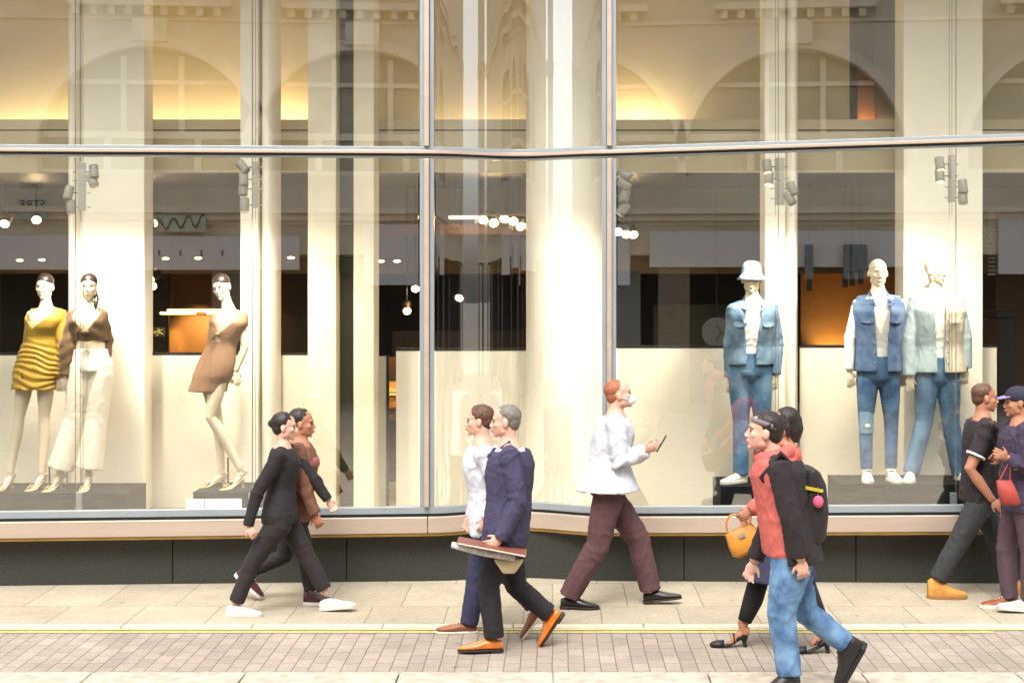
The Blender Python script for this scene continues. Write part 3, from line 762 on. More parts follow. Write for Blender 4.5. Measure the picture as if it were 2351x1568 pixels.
    def sleeve(s, mb, sd, r=(.066, .058, .05, .042), ln=1.0, over=True):
        j = s.J; k = s.k; sh, el, wr = j['sh'+sd], j['el'+sd], j['wr'+sd]
        inn = lerp(j['neck'], sh, .55)-s.up*.015
        if ln <= .5:
            e = lerp(sh, el, ln*2); mb.tube([inn, sh, e], [r[0]*.8*k, r[0]*k, r[3]*k], 16)
        else:
            e = lerp(el, wr, (ln-.5)*2)
            mb.tube([inn, sh, lerp(sh, el, .5), el, lerp(el, e, .5), e], [r[0]*.8*k, r[0]*k, r[1]*k, r[2]*1.03*k, lerp(r[2], r[3], .6)*k, r[3]*k], 16)
    def top(s, m, name='shirt', t0=-.05, t1=.97, ease=.012, sleeves=1.0, r=(.066, .058, .05, .042), amp=.005, flare=0, vox=.008, pw=2.2, fr=10, collar=None, belly=0):
        mb = MB(); rr = []
        for i in range(16):
            t = lerp(t0, t1, i/15); rx, ry, fy = s.tr(t); fl = flare*max(0, .35-t)
            if t < .6: rx = max(rx, s.tr(.45)[0])
            rr.append(s.ring(s.spine(t), s.av(t), rx+ease+fl, ry+ease+fl+belly*max(0, 1-abs(t-.3)*3), 26, fy, pw))
        mb.rings(rr)
        if sleeves:
            for sd in 'LR':
                if 'el'+sd in s.J: s.sleeve(mb, sd, r, sleeves)
        if collar: mb.tube([s.J['neck']-s.up*.02, s.J['neck']+s.up*collar[1]], [collar[0], collar[0]*.9], 18)
        return mb.build(name, m, s.root, remesh=vox, sm=3, disp=s.cloth(amp, fr, (1, 1, .8), amp*1.0))
    def front(s, t, lat, out=.0, ease=.03):
        """point and normal on the chest surface at height t, lateral offset lat (m)"""
        rx, ry, fy = s.tr(t); rx += ease; ry += ease; av = s.av(t); fv = av.cross(V((0, 0, 1))); fv = (-fv if fv.dot(s.f) < 0 else fv).normalized()
        u = max(-.95, min(.95, lat/rx)); y = ry*math.sqrt(1-u*u)
        n = (av*(u/rx)+fv*(math.sqrt(1-u*u)/ry)).normalized()
        return s.spine(t)+av*lat+fv*(y+fy)+n*out, n
    def open_jacket(s, m, name='jacket', t0=-.05, t1=.95, ease=.028, gap=lambda t: .25, r=(.075, .066, .058, .048), sleeves=1.0, flare=0, amp=.006, gc=0, collar=True, mcol=None, vox=.008):
        mb = MB(); mb.rings(s.shell_rings(t0, t1, 18, ease, gap, .014, gc, flare))
        j = s.J
        for sd in 'LR':
            if sleeves: s.sleeve(mb, sd, r, sleeves)
            else:
                sh = j['sh'+sd]; inn = lerp(j['neck'], sh, .5)-s.up*.012; mb.tube([inn, sh+s.up*.004], [.058, .066], 16)
        o = mb.build(name, m, s.root, remesh=vox, sm=2, disp=s.cloth(amp, 10, (1, 1, .7), amp*.9))
        if collar:
            for sg in (-1, 1):
                mc = MB(); n = j['neck']; a, f_, u = s.shv, s.f, s.up
                b0 = n-f_*.055+u*.02; b1 = n+a*.07*sg+u*.03; 
                tip = s.front(.88, .10*sg, .018)[0]; inn = s.front(.84, .045*sg, .018)[0]; bk = n-f_*.06-u*.03; sd_ = n+a*.098*sg-u*.012-f_*.01
                vs = [b0, b1, inn, tip, sd_, bk]; th = V((0, 0, .007))
                no = (f_*.4+u*.9).normalized()*.009
                mc.add(vs+[v+no for v in vs], [(0, 1, 4, 5), (1, 2, 3, 4), (11, 10, 7, 6), (10, 9, 8, 7), (0, 6, 7, 1), (1, 7, 8, 2), (2, 8, 9, 3), (3, 9, 10, 4), (4, 10, 11, 5), (5, 11, 6, 0)])
                mc.build('collar', mcol or m, s.root, bevel=.003)
        return o
    def pocket(s, m, t, lat, w=.1, h=.035, name='pocket_flap', button=True, ease=.046, point=True):
        c, n = s.front(t, lat, .0, ease); u = s.up; a = n.cross(u).normalized(); a = -a if a.dot(s.av(t)) < 0 else a
        mb = MB(); pts = [(-w/2, h/2), (w/2, h/2), (w/2, -h*.35), (0, -h*.75 if point else -h*.35), (-w/2, -h*.35)]
        vs = []
        for e in (.0, .007):
            for x, z in pts:
                c2, n2 = s.front(t, lat+x, .0, ease); vs.append(c2+u*z+n2*(e+.004))
        mb.add(vs, [(4, 3, 2, 1, 0), (5, 6, 7, 8, 9)]+[(i, (i+1) % 5, (i+1) % 5+5, i+5) for i in range(5)])
        o = mb.build(name, m, s.root, bevel=.002)
        if button: s.button(t, lat, -h*.3, ease+.012)
        return o
    def button(s, t, lat, dz=0, ease=.05, m=None, r=.0075):
        c, n = s.front(t, lat, .0, ease); c = c+s.up*dz; mb = MB(); mb.tube([c-n*.004, c+n*.004], r, 12); mb.build('button', m or M_button, s.root)
    # shoes: an = ankle, td = toe direction
    def shoe(s, an, td, mu, ms, L=.28, style='sneaker', W=.1, roll=None):
        td = V(td).normalized(); up = V((0, 0, 1)); rt = td.cross(up).normalized(); up = rt.cross(td).normalized()
        dz = {'sneaker': .075, 'oxford': .07, 'boot': .085, 'pump': .0, 'boat': .07, 'hightop': .085}[style]
        hp = V(an)-up*dz-td*.055; g0 = s.root.location.z
        if abs(td.z) < .12 and abs(hp.z-g0) < .075: hp.z = g0+(.0155 if style == 'oxford' else .0025)
        pro = {  # (x, half width, top z)
            'sneaker': [(0, .026, .07), (.03, .036, .082), (.08, .039, .088), (.12, .041, .078), (.17, .047, .06), (.22, .046, .048), (.262, .034, .04), (.28, .014, .03)],
            'hightop': [(0, .028, .12), (.03, .038, .13), (.075, .042, .13), (.11, .042, .10), (.17, .048, .066), (.22, .047, .054), (.262, .035, .044), (.28, .014, .03)],
            'oxford': [(0, .024, .06), (.03, .033, .07), (.08, .036, .08), (.12, .038, .074), (.17, .044, .055), (.22, .041, .042), (.265, .028, .032), (.288, .012, .022)],
            'boat': [(0, .026, .055), (.03, .034, .06), (.08, .037, .066), (.12, .041, .07), (.17, .046, .055), (.22, .045, .044), (.262, .034, .036), (.28, .014, .026)],
            'boot': [(0, .032, .13), (.03, .042, .15), (.075, .046, .15), (.115, .046, .12), (.17, .05, .08), (.22, .05, .064), (.262, .038, .054), (.285, .018, .04)]}
        mb = MB(); q = L/.28
        if style in pro:
            rr = []; b = .012
            for x, hw, tz in pro[style]:
                ring = []
                for i in range(16):
                    a = 2*PI*i/16; cx, sz_ = math.cos(a), math.sin(a)
                    zz = b+(tz-b)*(.5+.5*math.copysign(abs(sz_)**.8, sz_)) if sz_ > -.2 else b+(tz-b)*.12*(1+sz_)
                    ww = hw*(math.copysign(abs(cx)**.7, cx))*(1-.35*max(0, sz_))
                    ring.append(hp+td*x*q+rt*ww*q+up*zz*q)
                rr.append(ring)
            mb.rings(rr)
            o = mb.build('shoe', mu, s.root, remesh=.005, sm=2)
            sb = MB(); th = .026 if style in ('sneaker', 'hightop', 'boot') else .013
            out = [(x*q, (hw+.004)*q) for x, hw, tz in pro[style]]; out[0] = (-.006, .02); out.append((.288*q, .0))
            pl = [(x, w_) for x, w_ in out]+[(x, -w_) for x, w_ in out[::-1][1:]]
            sb.rings([[hp+td*x+rt*w_+up*(z_-.002) for x, w_ in pl] for z_ in (0, th)])
            sb.build('sole', ms, o, bevel=.003)
            if style == 'oxford' or style == 'boat':
                hb = MB(); hb.rings([[hp+td*x+rt*w_+up*z_ for x, w_ in ((-.004, .025), (.03, .036), (.07, .036), (.07, -.036), (.03, -.036), (-.004, -.025))] for z_ in (-.014, -.001)])
                if style == 'oxford': hb.build('heel', ms, o, bevel=.002)
            # laces
            lb = MB()
            for i in range(4):
                x = (.10+.022*i)*q; z_ = np.interp(x/q, [p[0] for p in pro[style]], [p[2] for p in pro[style]])*q
                lb.tube([hp+td*(x-.006)+rt*.018+up*(z_-.004), hp+td*x+up*(z_+.004), hp+td*(x-.006)-rt*.018+up*(z_-.004)], .003, 6)
            if style != 'pump': lb.build('laces', ms if style != 'oxford' else mu, o)
            return o
    def heel_shoe(s, an, td, mu, hh=.075, sandal=False, strap=True):
        """high heeled shoe or sandal; foot slopes down to the ball"""
        an = V(an); td = V(td); td.z = 0; td.normalize(); up = V((0, 0, 1)); rt = td.cross(up).normalized()
        g = an.z-hh-.07; g = s.root.location.z+.001 if abs(g-s.root.location.z) < .08 else g
        base = V((an.x, an.y, g))-td*.035
        prof = [(0, hh, .024), (.04, hh*.96, .027), (.09, hh*.55, .026), (.14, .014, .033), (.19, .008, .036), (.225, .008, .026), (.242, .009, .008)]
        mb = MB(); mb.rings([[base+td*x+rt*w_+up*z_, base+td*x-rt*w_+up*z_, base+td*x-rt*w_+up*(z_-.008), base+td*x+rt*w_+up*(z_-.008)] for x, z_, w_ in prof])
        o = mb.build('shoe', mu, s.root)
        hb = MB(); hb.tube([base+td*.022+up*(hh-.004), base+td*.018+up*hh*.4, base+td*.012], [.022, .014, .013], 10); hb.build('heel', mu, o)
        if sandal:
            for (x, z_, w_, h_) in ((.185, .012, .035, .026), (.165, .016, .034, .034)):
                sb = MB(); sb.tube([base+td*x+rt*w_*math.cos(a)+up*(z_+h_*math.sin(a)) for a in [PI*i/10 for i in range(11)]], .004, 6); sb.build('strap', mu, o)
            sb = MB(); pts = [base+td*(.03+.04*math.cos(a))+rt*.036*math.sin(a)+up*(hh+.045) for a in [2*PI*i/16 for i in range(16)]]
            sb.tube(pts+[pts[0]], .0035, 6); sb.build('strap', mu, o)
        else:
            ub = MB(); rr = []
            for x, z_, w_, tz in ((-.002, hh, .02, .05), (.03, hh, .032, .052), (.075, hh*.7, .033, .03), (.12, .03, .034, .02), (.155, .012, .037, .036), (.2, .01, .037, .036), (.235, .01, .026, .026), (.248, .01, .008, .014)):
                rr.append([base+td*x+rt*w_*math.cos(a)+up*(z_+tz*max(0, math.sin(a))) for a in [2*PI*i/14 for i in range(14)]])
            ub.rings(rr[:3]); ub.build('shoe_back', mu, o, smooth=True); ub = MB(); ub.rings(rr[4:]); ub.build('shoe_toe', mu, o, smooth=True)
            sb = MB(); sb.tube([base+td*.09+rt*.036*math.cos(a)+up*(hh*.62+.05*math.sin(a)) for a in [PI*i/10 for i in range(11)]], .005, 6); sb.build('strap', mu, o)
        return o
    def heelfoot(s, mb, an, td, hh=.075): pass

# ------------------------------------------------------------------ display fittings
def platform(px0, px1, ptop, Y0, Y1, label, under=.40):
    a, b = xr(px0, px1, Y0); z = Z_(ptop, Y0)
    o = thing('display_platform', ((a+b)/2, (Y0+Y1)/2, .40), label, 'platform', 'grey platforms under the mannequins')
    mb = MB(); mb.box(a, b, Y0, Y1, .401, z-.014); mb.build('plinth_body', M_plat, o)
    mb = MB(); mb.box(a-.004, b+.004, Y0-.004, Y1+.004, z-.013, z); mb.build('platform_top', M_plat, o, bevel=.003)
    return z
zL = platform(-60, 287, 1132, .42, 1.08, 'wide dark grey platform carrying the two women mannequins at the left')
zM = platform(443, 606, 1130, .42, 1.08, 'small dark grey platform under the mannequin in the tan dress')
z4 = platform(1654, 1800, 1116, .42, 1.06, 'short dark grey platform under the mannequin in the pale bucket hat')
z5 = platform(1931, 2284, 1112, .42, 1.06, 'long dark grey platform under the two bald mannequins in denim')
EM_can = mat('can_glow', (255, 214, 160), emit=1.6)
def cans(o, lst, Y, glow=()):
    for i, (px, py, ang, cr) in enumerate(lst):
        c = D(px, py, Y-.03); ax = V((math.sin(R(ang)), -.28, -math.cos(R(ang)))).normalized()
        mb = MB(); mb.tube([c-ax*.055, c+ax*.055], .038, 24); cn = mb.build('spot_can', mat('can_grey', (142, 138, 128), .5, var=.03), o, bevel=.004)
        cn.data.polygons.foreach_set('use_smooth', [len(p.vertices) == 4 for p in cn.data.polygons])
        mb = MB(); mb.tube([c-ax*.0545, c-ax*.0575], .031, 20); mb.build('vent_ring', M_dark, cn)
        mb = MB(); mb.tube([c+ax*.0545, c+ax*.0575], .031, 20); mb.build('lens', EM_can if i in glow else mat('lens_off', (120, 112, 98), .3), cn)
        yield c, ax, cr
def cluster(px, prail, lst, label, Y=.5, glow=(), bx=(0, 1), zb=.402, targets=()):
    base = D(px, 1150, Y); o = thing('spotlight_pole', (base.x, Y, .40), label, 'spotlights', 'spotlight clusters hung on cables')
    (x0, x1, y0, y1) = prail; p = D((x0+x1)/2, (y0+y1)/2, Y); hx = (x1-x0)/2*(Y-CY)/F; hz = (y1-y0)/2*(Y-CY)/F
    mb = MB(); mb.obox(p+V((0, 0, hz*.5+.001)), (1, .3, 0), (-.3, 1, 0), (0, 0, 1), hx*.8, .03, hz*.5-.001); mb.build('rail', mat('rail_grey', (176, 172, 162), .5, var=.03), o, bevel=.004)
    mb = MB(); mb.obox(p-V((0, 0, hz*.5+.001)), (1, .3, 0), (-.3, 1, 0), (0, 0, 1), hx*.8, .03, hz*.5-.001); mb.build('rail', mat('rail_grey', (176, 172, 162), .5, var=.03), o, bevel=.004)
    for dx in (-.011, .011):
        for z0, z1 in ((zb, p.z-hz-.003), (p.z+hz+.003, 5.88)):
            mb = MB(); mb.tube([(base.x+dx, Y, z0), (base.x+dx, Y, z1)], .0022, 8); mb.build('cable', M_cable, o)
    for i, (c, ax, cr) in enumerate(cans(o, lst, Y, glow)):
        mb = MB(); e = V((p.x+(hx*.75 if c.x > p.x else -hx*.75), Y, c.z)); d = (e-c).normalized()
        mb.tube([c+d*.036, e], .005, 8); mb.build('arm', M_cable, o)
        e2 = V((p.x-(hx if c.x > p.x else -hx), Y, c.z)); s_ = -1 if c.x > p.x else 1
        mb = MB(); mb.tube([e2, e2+V((.035*s_, 0, 0))], .004, 8); mb.build('pin', M_cable, o)
    mb = MB(); mb.box(base.x-.028, base.x+.028, Y-.1, Y-.02, .402, Z_(1131, Y-.1)); mb.build('cable_anchor', M_frame, o, bevel=.003)
    for (t, e) in targets:
        lamp('SPOT', 'spotlight_beam', V((p.x+.0, Y-.22, p.z-hz-.10)), e*1.05, (1, .89, .74), .08, target=t, spot=130, blend=1, parent=o)
    return o
cluster(187, (176, 199, 374, 484), [(215, 395, 8, 0), (212, 415, 25, 0), (157, 443, -8, 0), (163, 476, 8, 0)], 'hanging white spotlight cluster above the mannequin in the bronze top', targets=[(D(150, 1000, 1.1), 55), (D(300, 1050, 1.5), 40)])
cluster(583, (577, 593, 371, 478), [(557, 384, 40, 0), (559, 412, 4, 0), (558, 434, 0, 0), (561, 471, 2, 0)], 'hanging white spotlight cluster above the mannequin in the tan dress', targets=[(D(520, 1000, 1.1), 55), (D(720, 1050, 1.5), 40)])
cluster(1783, (1778, 1801, 363, 471), [(1761, 383, 4, 0), (1765, 410, -6, 0), (1818, 433, 22, 0), (1813, 456, 28, 0)], 'hanging white spotlight cluster right of the pale bucket hat mannequin', glow=(0, 1), targets=[(D(1720, 1000, 1.1), 55), (D(1620, 1050, 1.5), 40)])
cluster(2182, (2178, 2190, 356, 465), [(2157, 377, 4, 0), (2157, 404, 0, 0), (2210, 429, 2, 0), (2210, 454, 0, 0)], 'hanging white spotlight cluster above the bald mannequins at the right', glow=(0, 1), targets=[(D(2000, 1000, 1.1), 42), (D(2160, 1050, 1.5), 16)])
o = cluster(1404, (1400, 1409, 395, 485), [(1434, 400, 60, 0), (1433, 424, 50, 0), (1434, 450, -14, 0), (1430, 481, -35, 0)], 'white spotlight cluster half hidden behind the metal upright by the cream column', targets=[(D(1300, 1050, 1.5), 16), (D(1100, 1000, 1.5), 30)])
# price cards
o = thing('price_card_set', D(491, 1170, .1), 'three small white price cards in a row on the glass below the tan dress', 'price cards')
for i, (a, b) in enumerate(((428, 469), (470.5, 511), (512.5, 554))):
    xa, xb = xr(a, b, -.1); z0, z1 = Z_(1169, -.1), Z_(1144.5, -.1); mb = MB(); ys = gY((xa+xb)/2)-.0115; mb.box(xa, xb, ys, ys+.003, z0, z1); cd = mb.build('card', mat('card_white', (244, 244, 244), .5, var=.01), o)
    n = (2, 4, 3)[i]
    for kx in range(n):
        zz = lerp(z1, z0, (kx+.8)/(n+.4)) if 'lerp' in globals() else z1
        for (u0, u1) in ((.08, .08+.1+.04*(kx % 2)), (.72, .86)):
            mb = MB(); mb.box(xa+(xb-xa)*u0, xa+(xb-xa)*u1, ys-.003, ys-.0005, zz-.0035, zz+.0035); mb.build('print_line', mat('print_grey', (150, 150, 150), .7), cd)
# interior lamps
def ispot(px, py, Y, ang, label, r=.05, on=True):
    c = D(px, py, Y); ax = V((math.sin(R(ang))*.6, -.75, -.55)).normalized()
    o = thing('ceiling_spotlight', c, label, 'spotlight', 'lit spotlights on the shop ceiling')
    mb = MB(); mb.tube([c-ax*.12, c], r, 20); mb.build('housing', M_brown, o)
    mb = MB(); mb.tube([c+ax*.001, c+ax*.006], r*.86, 20); mb.build('lens', EM_spot, o)
    zt_ = 3.395 if Y < 4.1 else 2.515
    if px in (83, 352, 953, 1133, 1437): lamp('POINT', 'spotlight_beam', c+ax*.03, 3.0, (1, .72, .42), .03, parent=o)
    if zt_ > c.z+.05: mb = MB(); mb.tube([c-ax*.06, V((c.x, c.y, c.z)-ax*.06) if False else (c-ax*.06).xy.to_3d()+V((0, 0, zt_))], .008, 8); mb.build('stem', M_black, o)
for (px, py, Y, an, lb) in (
    (10, 514, 3.2, 0, 'round lit ceiling spotlight nearest the left edge of the left display window'),
    (83, 505, 3.4, 30, 'small tilted lit spotlight above the mannequin in the mustard dress'),
    (352, 511, 3.2, -30, 'tilted lit ceiling spotlight just right of the wide cream panel column, upper one'),
    (345, 640, 3.0, -35, 'upper of two lit spotlights beside the wide cream panel column'),
    (349, 657, 3.0, 15, 'lower of two lit spotlights beside the wide cream panel column'),
    (953, 663, 3.6, 0, 'lit spotlight just left of the central metal upright, upper of two'),
    (934, 714, 3.6, 10, 'lit spotlight just left of the central metal upright, lower of two'),
    (1054, 684, 3.6, -25, 'lone low spotlight seen through the curved pane'),
    (1109, 505, 2.7, 0, 'lit spotlight first from the left in the row behind the curved pane'),
    (1133, 512, 2.7, 10, 'lit spotlight second from the left in the row behind the curved pane'),
    (1158, 503, 2.7, -15, 'lit spotlight third from the left in the row behind the curved pane'),
    (1178, 508, 2.7, 15, 'lit spotlight fourth from the left in the row behind the curved pane'),
    (1195, 520, 2.7, 25, 'lit spotlight at the right end of the row behind the curved pane'),
    (1418, 532, 3.4, 0, 'lit spotlight first in the row of three right of the right metal upright'),
    (1437, 538, 3.4, 10, 'lit spotlight in the middle of the row of three right of the right metal upright'),
    (1454, 539, 3.4, 20, 'lit spotlight last in the row of three right of the right metal upright')):
    ispot(px, py, Y, an, lb, r=.05 if Y < 3.5 else .045)
k = 0
for (px, py, where) in ((45, 598, 'above the mannequin in mustard'), (96, 597, 'right above the head of the mannequin in mustard'), (380, 594, 'right of the wide cream panel column'), (455, 593, 'left of the mannequin in tan'), (668, 592, 'between the cream fin and the stone column'), (874, 600, 'above the narrow door gap'), (911, 600, 'above the panel left of the central upright')):
    c = D(px, py, 4.085); o = thing('downlight', c, 'tiny glowing downlight in the bulkhead '+where, 'downlight', 'small warm downlights')
    mb = MB(); mb.ell(c, V((1, 0, 0)), V((0, 1, 0)), V((0, 0, 1)), .05, .012, .02); mb.build('trim', M_brass, o, smooth=True)
    mb = MB(); mb.ell(c-V((0, .006, 0)), V((1, 0, 0)), V((0, 1, 0)), V((0, 0, 1)), .038, .012, .013); mb.build('glow_disc', EM_dl, o, smooth=True)
for (x_, y_, lb) in ((410, 5, 'right of the wide cream panel column'), (475, 5.6, 'just left of the head of the mannequin in tan'), (668, 5.2, 'between the cream fin and the stone column'), (868, 5.0, 'nearest the stone strip above the narrow door gap'), (884, 6.4, 'above the black door frame'), (1000, 5, 'just right of the central upright'), (1060, 6, 'in the middle of the curved pane'), (1165, 5.2, 'beside the cream column behind the curved pane'), (1560, 5.2, 'left of the bucket hat mannequin'), (1900, 5.3, 'in front of the amber alcove left of the bald heads')):
    X = X_(x_, y_); o = thing('recessed_downlight', (X, y_, 2.52), 'recessed wooden ceiling downlight '+lb, 'downlight', 'recessed downlights in the wooden ceiling')
    mb = MB(); mb.tube([(X, y_, 2.514), (X, y_, 2.519)], .05, 16); mb.build('glow_disc', EM_dl, o)
    mb = MB(); mb.tube([(X, y_, 2.516), (X, y_, 2.5195)], .065, 16); mb.build('trim', M_brass, o)
# pendant tube light
c = D(440, 717, 5.0); o = thing('pendant_light', c, 'glowing horizontal tube pendant inside the shop left of the tan dress', 'pendant light')
for (a, b, y, dy) in ((384, 512, 713, 0), (368, 449, 719, -.1), (474, 510, 719, -.1)):
    p, q = D(a, y, 5+dy), D(b, y, 5+dy); mb = MB(); mb.tube([p, q], .013, 10); mb.build('glow_tube', EM_warm, o)
p, q = D(376, 723, 5.0), D(512, 723, 5.0); mb = MB(); mb.tube([p, q], .008, 8); mb.build('tube_holder', M_brass, o)
for px in (395, 500):
    p = D(px, 713, 5.0); mb = MB(); mb.tube([p+V((0, 0, .016)), V((p.x, 5, 2.515))], .004, 6); mb.build('hanging_cable', M_black, o)
lamp('AREA', 'pendant_glow', c-V((0, 0, .06)), 8, (1, .66, .3), .7, rot=(0, 0, 0), size_y=.06, parent=o)
c = D(1065, 500, 2.7); o = thing('linear_light', c, 'long glowing bar light high behind the curved pane', 'bar light')
p, q = D(1031, 500, 2.7), D(1098, 500, 2.7); mb = MB(); mb.box(p.x, q.x, 2.68, 2.72, p.z-.012, p.z+.014); mb.build('glow_bar', EM_warm, o)
mb = MB(); mb.box(p.x-.02, X_(1204, 2.7), 2.66, 2.74, p.z+.015, p.z+.035); mb.build('bar_housing', M_brass, o)
for px in (1045, 1190): X = X_(px, 2.7); mb = MB(); mb.tube([(X, 2.7, p.z+.036), (X, 2.7, 3.395)], .006, 6); mb.build('hanging_rod', M_black, o)
# hanging ring pendant in right window and an added disc for the mirrored arrow sign
c = D(1645, 763, 2.6); o = thing('mirrored_sign_disc', c, 'dim round grey disc with a dark arrowhead, standing in for a mirrored sign, beside the bucket hat mannequin', 'sign')
mb = MB(); mb.tube([c+V((0, .01, 0)), c-V((0, .01, 0))], .145, 40); mb.build('disc', mat('disc_grey', (50, 52, 48), .6, var=.04), o)  # dim tone of the sign's reflection put into the disc colour
mb = MB()
for sg in (1, -1): mb.obox(c+V((.02, -.014, .035*sg)), (.6, 0, -sg*.8), (0, 1, 0), (sg*.8, 0, .6), .05, .003, .012)
mb.build('arrowhead', M_black, o)
mb = MB(); mb.tube([c+V((0, 0, .145)), V((c.x, c.y, 3.395))], .004, 6); mb.build('hanging_rod', M_black, o)
# emergency exit sign
c = D(355, 762, 5.2); o = thing('exit_sign', c, 'small dim sign with a pale running figure and arrow beside the amber alcove', 'exit sign')
a, b = xr(344, 377, 5.2); mb = MB(); mb.box(a, b, 5.2, 5.24, Z_(773, 5.2), Z_(752, 5.2)); mb.build('panel', mat('exit_panel', (36, 40, 28), .5), o)
a, b = xr(337, 343, 5.2); mb = MB(); mb.box(a, b, 5.2, 5.24, Z_(772, 5.2), Z_(757, 5.2)); mb.build('door_symbol', mat('exit_yellow', (140, 104, 40), .5), o)
mb = MB(); p = D(350, 763, 5.19); mb.add([p, p+V((.03, 0, .02)), p+V((.03, 0, .007)), p+V((.07, 0, .007)), p+V((.07, 0, -.007)), p+V((.03, 0, -.007)), p+V((.03, 0, -.02))], [(0, 1, 2, 3, 4, 5, 6)]); mb.build('arrow', mat('exit_green', (120, 132, 84), .5), o)
mb = MB(); p = D(366, 762, 5.19)
for q0, q1 in (((-.02, .04), (.0, -.005)), ((0, -.005), (-.035, -.045)), ((0, -.005), (.04, -.03)), ((-.015, .02), (.035, .025)), ((-.02, .02), (-.045, -.005))): mb.tube([p+V((q0[0], 0, q0[1])), p+V((q1[0], 0, q1[1]))], .006, 6)
mb.build('running_figure', MATS['exit_green'], o)
# dark banners / garments hanging inside right window
for px, y0, y1 in ((1858, 630, 668), (1940, 625, 660), (1956, 622, 656), (1976, 618, 652)):
    a, b = xr(px-6, px+6, 3.0); o = thing('hanging_banner', (X_(px, 3), 3, Z_(y0, 3)), {1858: 'dark hanging banner nearest the cream fin right of the hat mannequin', 1940: 'dark hanging banner, left one of three beside the bald head', 1956: 'dark hanging banner, middle one of three beside the bald head', 1976: 'dark hanging banner, right one of three beside the bald head'}[px], 'banner', 'dark banners hanging in the shop')
    mb = MB(); mb.box(a, b, 3.0, 3.01, Z_(y1, 3), Z_(y0, 3)); mb.build('cloth', mat('banner_dark', (34, 36, 38), .7), o)
    mb = MB(); mb.tube([(X_(px, 3), 3.005, Z_(y0, 3)), (X_(px, 3), 3.005, 3.395)], .003, 6); mb.build('hanging_cord', M_black, o)
# dark cabinet at far right inside
c = D(2318, 900, 3.2); o = thing('display_cabinet', (c.x, 3.3, .4), 'tall black cabinet inside the shop at the far right edge', 'cabinet')
a, b = xr(2292, 2330, 3.2); mb = MB(); mb.box(a, b, 3.2, 3.7, .402, Z_(730, 3.2)); mb.build('case', M_black, o, bevel=.01)
mb = MB(); mb.box(a-.03, b-.02, 3.15, 3.72, Z_(729, 3.2), Z_(714, 3.2)); mb.build('top_board', M_black, o, bevel=.006)

# ------------------------------------------------------------------ mannequins
MAT_CREAM = M_mann; YM = .7
def mshoes_sandal(g, hh=.075, mu=None):
    for sd, td in zip('LR', g.toes): g.heel_shoe(g.J['an'+sd], td, mu or mat('nude_leather', (206, 184, 146), .4), hh, sandal=True)
def rod(g, px, py0, py1, dy=.15):
    p, q = D(px, py0, YM+dy), D(px, py1, YM+dy); mb = MB(); mb.tube([p, q], .008, 8); mb.build('support_rod', M_rod, g.root)
    mb = MB(); mb.tube([q, q-V((0, 0, .006))], .07, 20); mb.build('support_base', M_rod, g.root)
def rib(p): return 0
grp = 'mannequins posed in the shop windows'
# 1 mustard dress
g = Fig('mannequin', 'woman mannequin in a ruched mustard mini dress with one long sleeve', 'mannequin', YM, -4, dict(
    head=(102, 659), neck=(105, 706), chest=(103, 740), waist=(92, 775), pelvis=(84, 846), shL=(72, 722), shR=(137, 719),
    elL=(66, 790, .10), wrL=(78, 842, .15), elR=(146, 800, -.02), wrR=(139, 866, -.03), handR=(134, 905, -.04),
    knL=(43, 957), anL=(23, 1085), knR=(101, 957), anR=(96, 1085)), female=True, group=grp, zground=zL, hs=.212, hyaw=-6)
g.toes = (V((-.25, -.75, -.45)), V((-.3, -.75, -.45)))
g.build_body(M_mann, toes=g.toes, hands=(.3, .3), hn=(None, V((0, 1, 0))), thumbs=(1, -1), handsz=.95)
g.face(M_makeup, M_makeup, M_lip, dark=True); g.hair(M_hairp, sleek=True, vol=.97)
def ruche(p):
    s_ = math.sin(p.z*120+5*noise.noise(V((p.x*6, p.y*6, p.z*3)))*2.2+p.x*14)
    lo = max(0, min(1, (1.95-p.z)/.1)); return lo*(.0042*s_)+.004*noise.noise(p*14)
mb = MB(); mb.rings(g.shell_rings(-.34, .97, 30, .008, lambda t: .03 if t < .62 else .03+1.05*((t-.62)/.35), .012, gc=.35, flare=.05))
g.sleeve(mb, 'R', (.056, .056, .055, .062), .99)
mb.build('dress', M_yel, g.root, remesh=.0065, sm=2, disp=ruche)
mb = MB(); a_ = g.front(.85, -.07, .012, .012)[0]; mb.tube([a_, lerp(a_, g.J['shL'], .6)+V((0, -.02, .05)), g.J['shL']+V((.02, .03, .05))], .004, 6); mb.build('shoulder_strap', M_yel, g.root)
mshoes_sandal(g); rod(g, 113, 1070, 1130)
# 2 bronze top, ivory trousers
g = Fig('mannequin', 'woman mannequin in a bronze knotted top and wide ivory trousers', 'mannequin', YM-.05, 4, dict(
    head=(204, 659), neck=(201, 705), chest=(203, 742), waist=(207, 785), pelvis=(209, 842), shL=(168, 722), shR=(232, 722),
    elL=(156, 795, -.02), wrL=(150, 866, -.04), handL=(144, 905, -.05), elR=(248, 782, .06), wrR=(240, 835, .0), handR=(236, 858, 0),
    knL=(172, 960), anL=(136, 1085), knR=(222, 960), anR=(203, 1085)), female=True, group=grp, zground=zL, hs=.212, hyaw=8)
g.toes = (V((-.3, -.75, -.45)), V((0, -.8, -.45)))
g.build_body(M_mann, toes=g.toes, hands=(.35, .3), hn=(V((0, 1, 0)), None), handsz=.95)
g.face(M_makeup, M_makeup, M_lip, dark=True); g.hair(M_hairp, sleek=True, vol=.97)
mb = MB(); mb.tube([g.H(.045, -.06, -.05), g.H(.07, .02, -.11), g.H(.065, .04, -.17), g.H(.06, .045, -.22)], [.02, .02, .017, .006], 12); mb.build('braid', M_hairp, g.root, smooth=True)
g.trousers(M_ivory, r=(.098, .096, .088, .112), hem=(.08, .08), top=.26, amp=.003, ease=1.04)
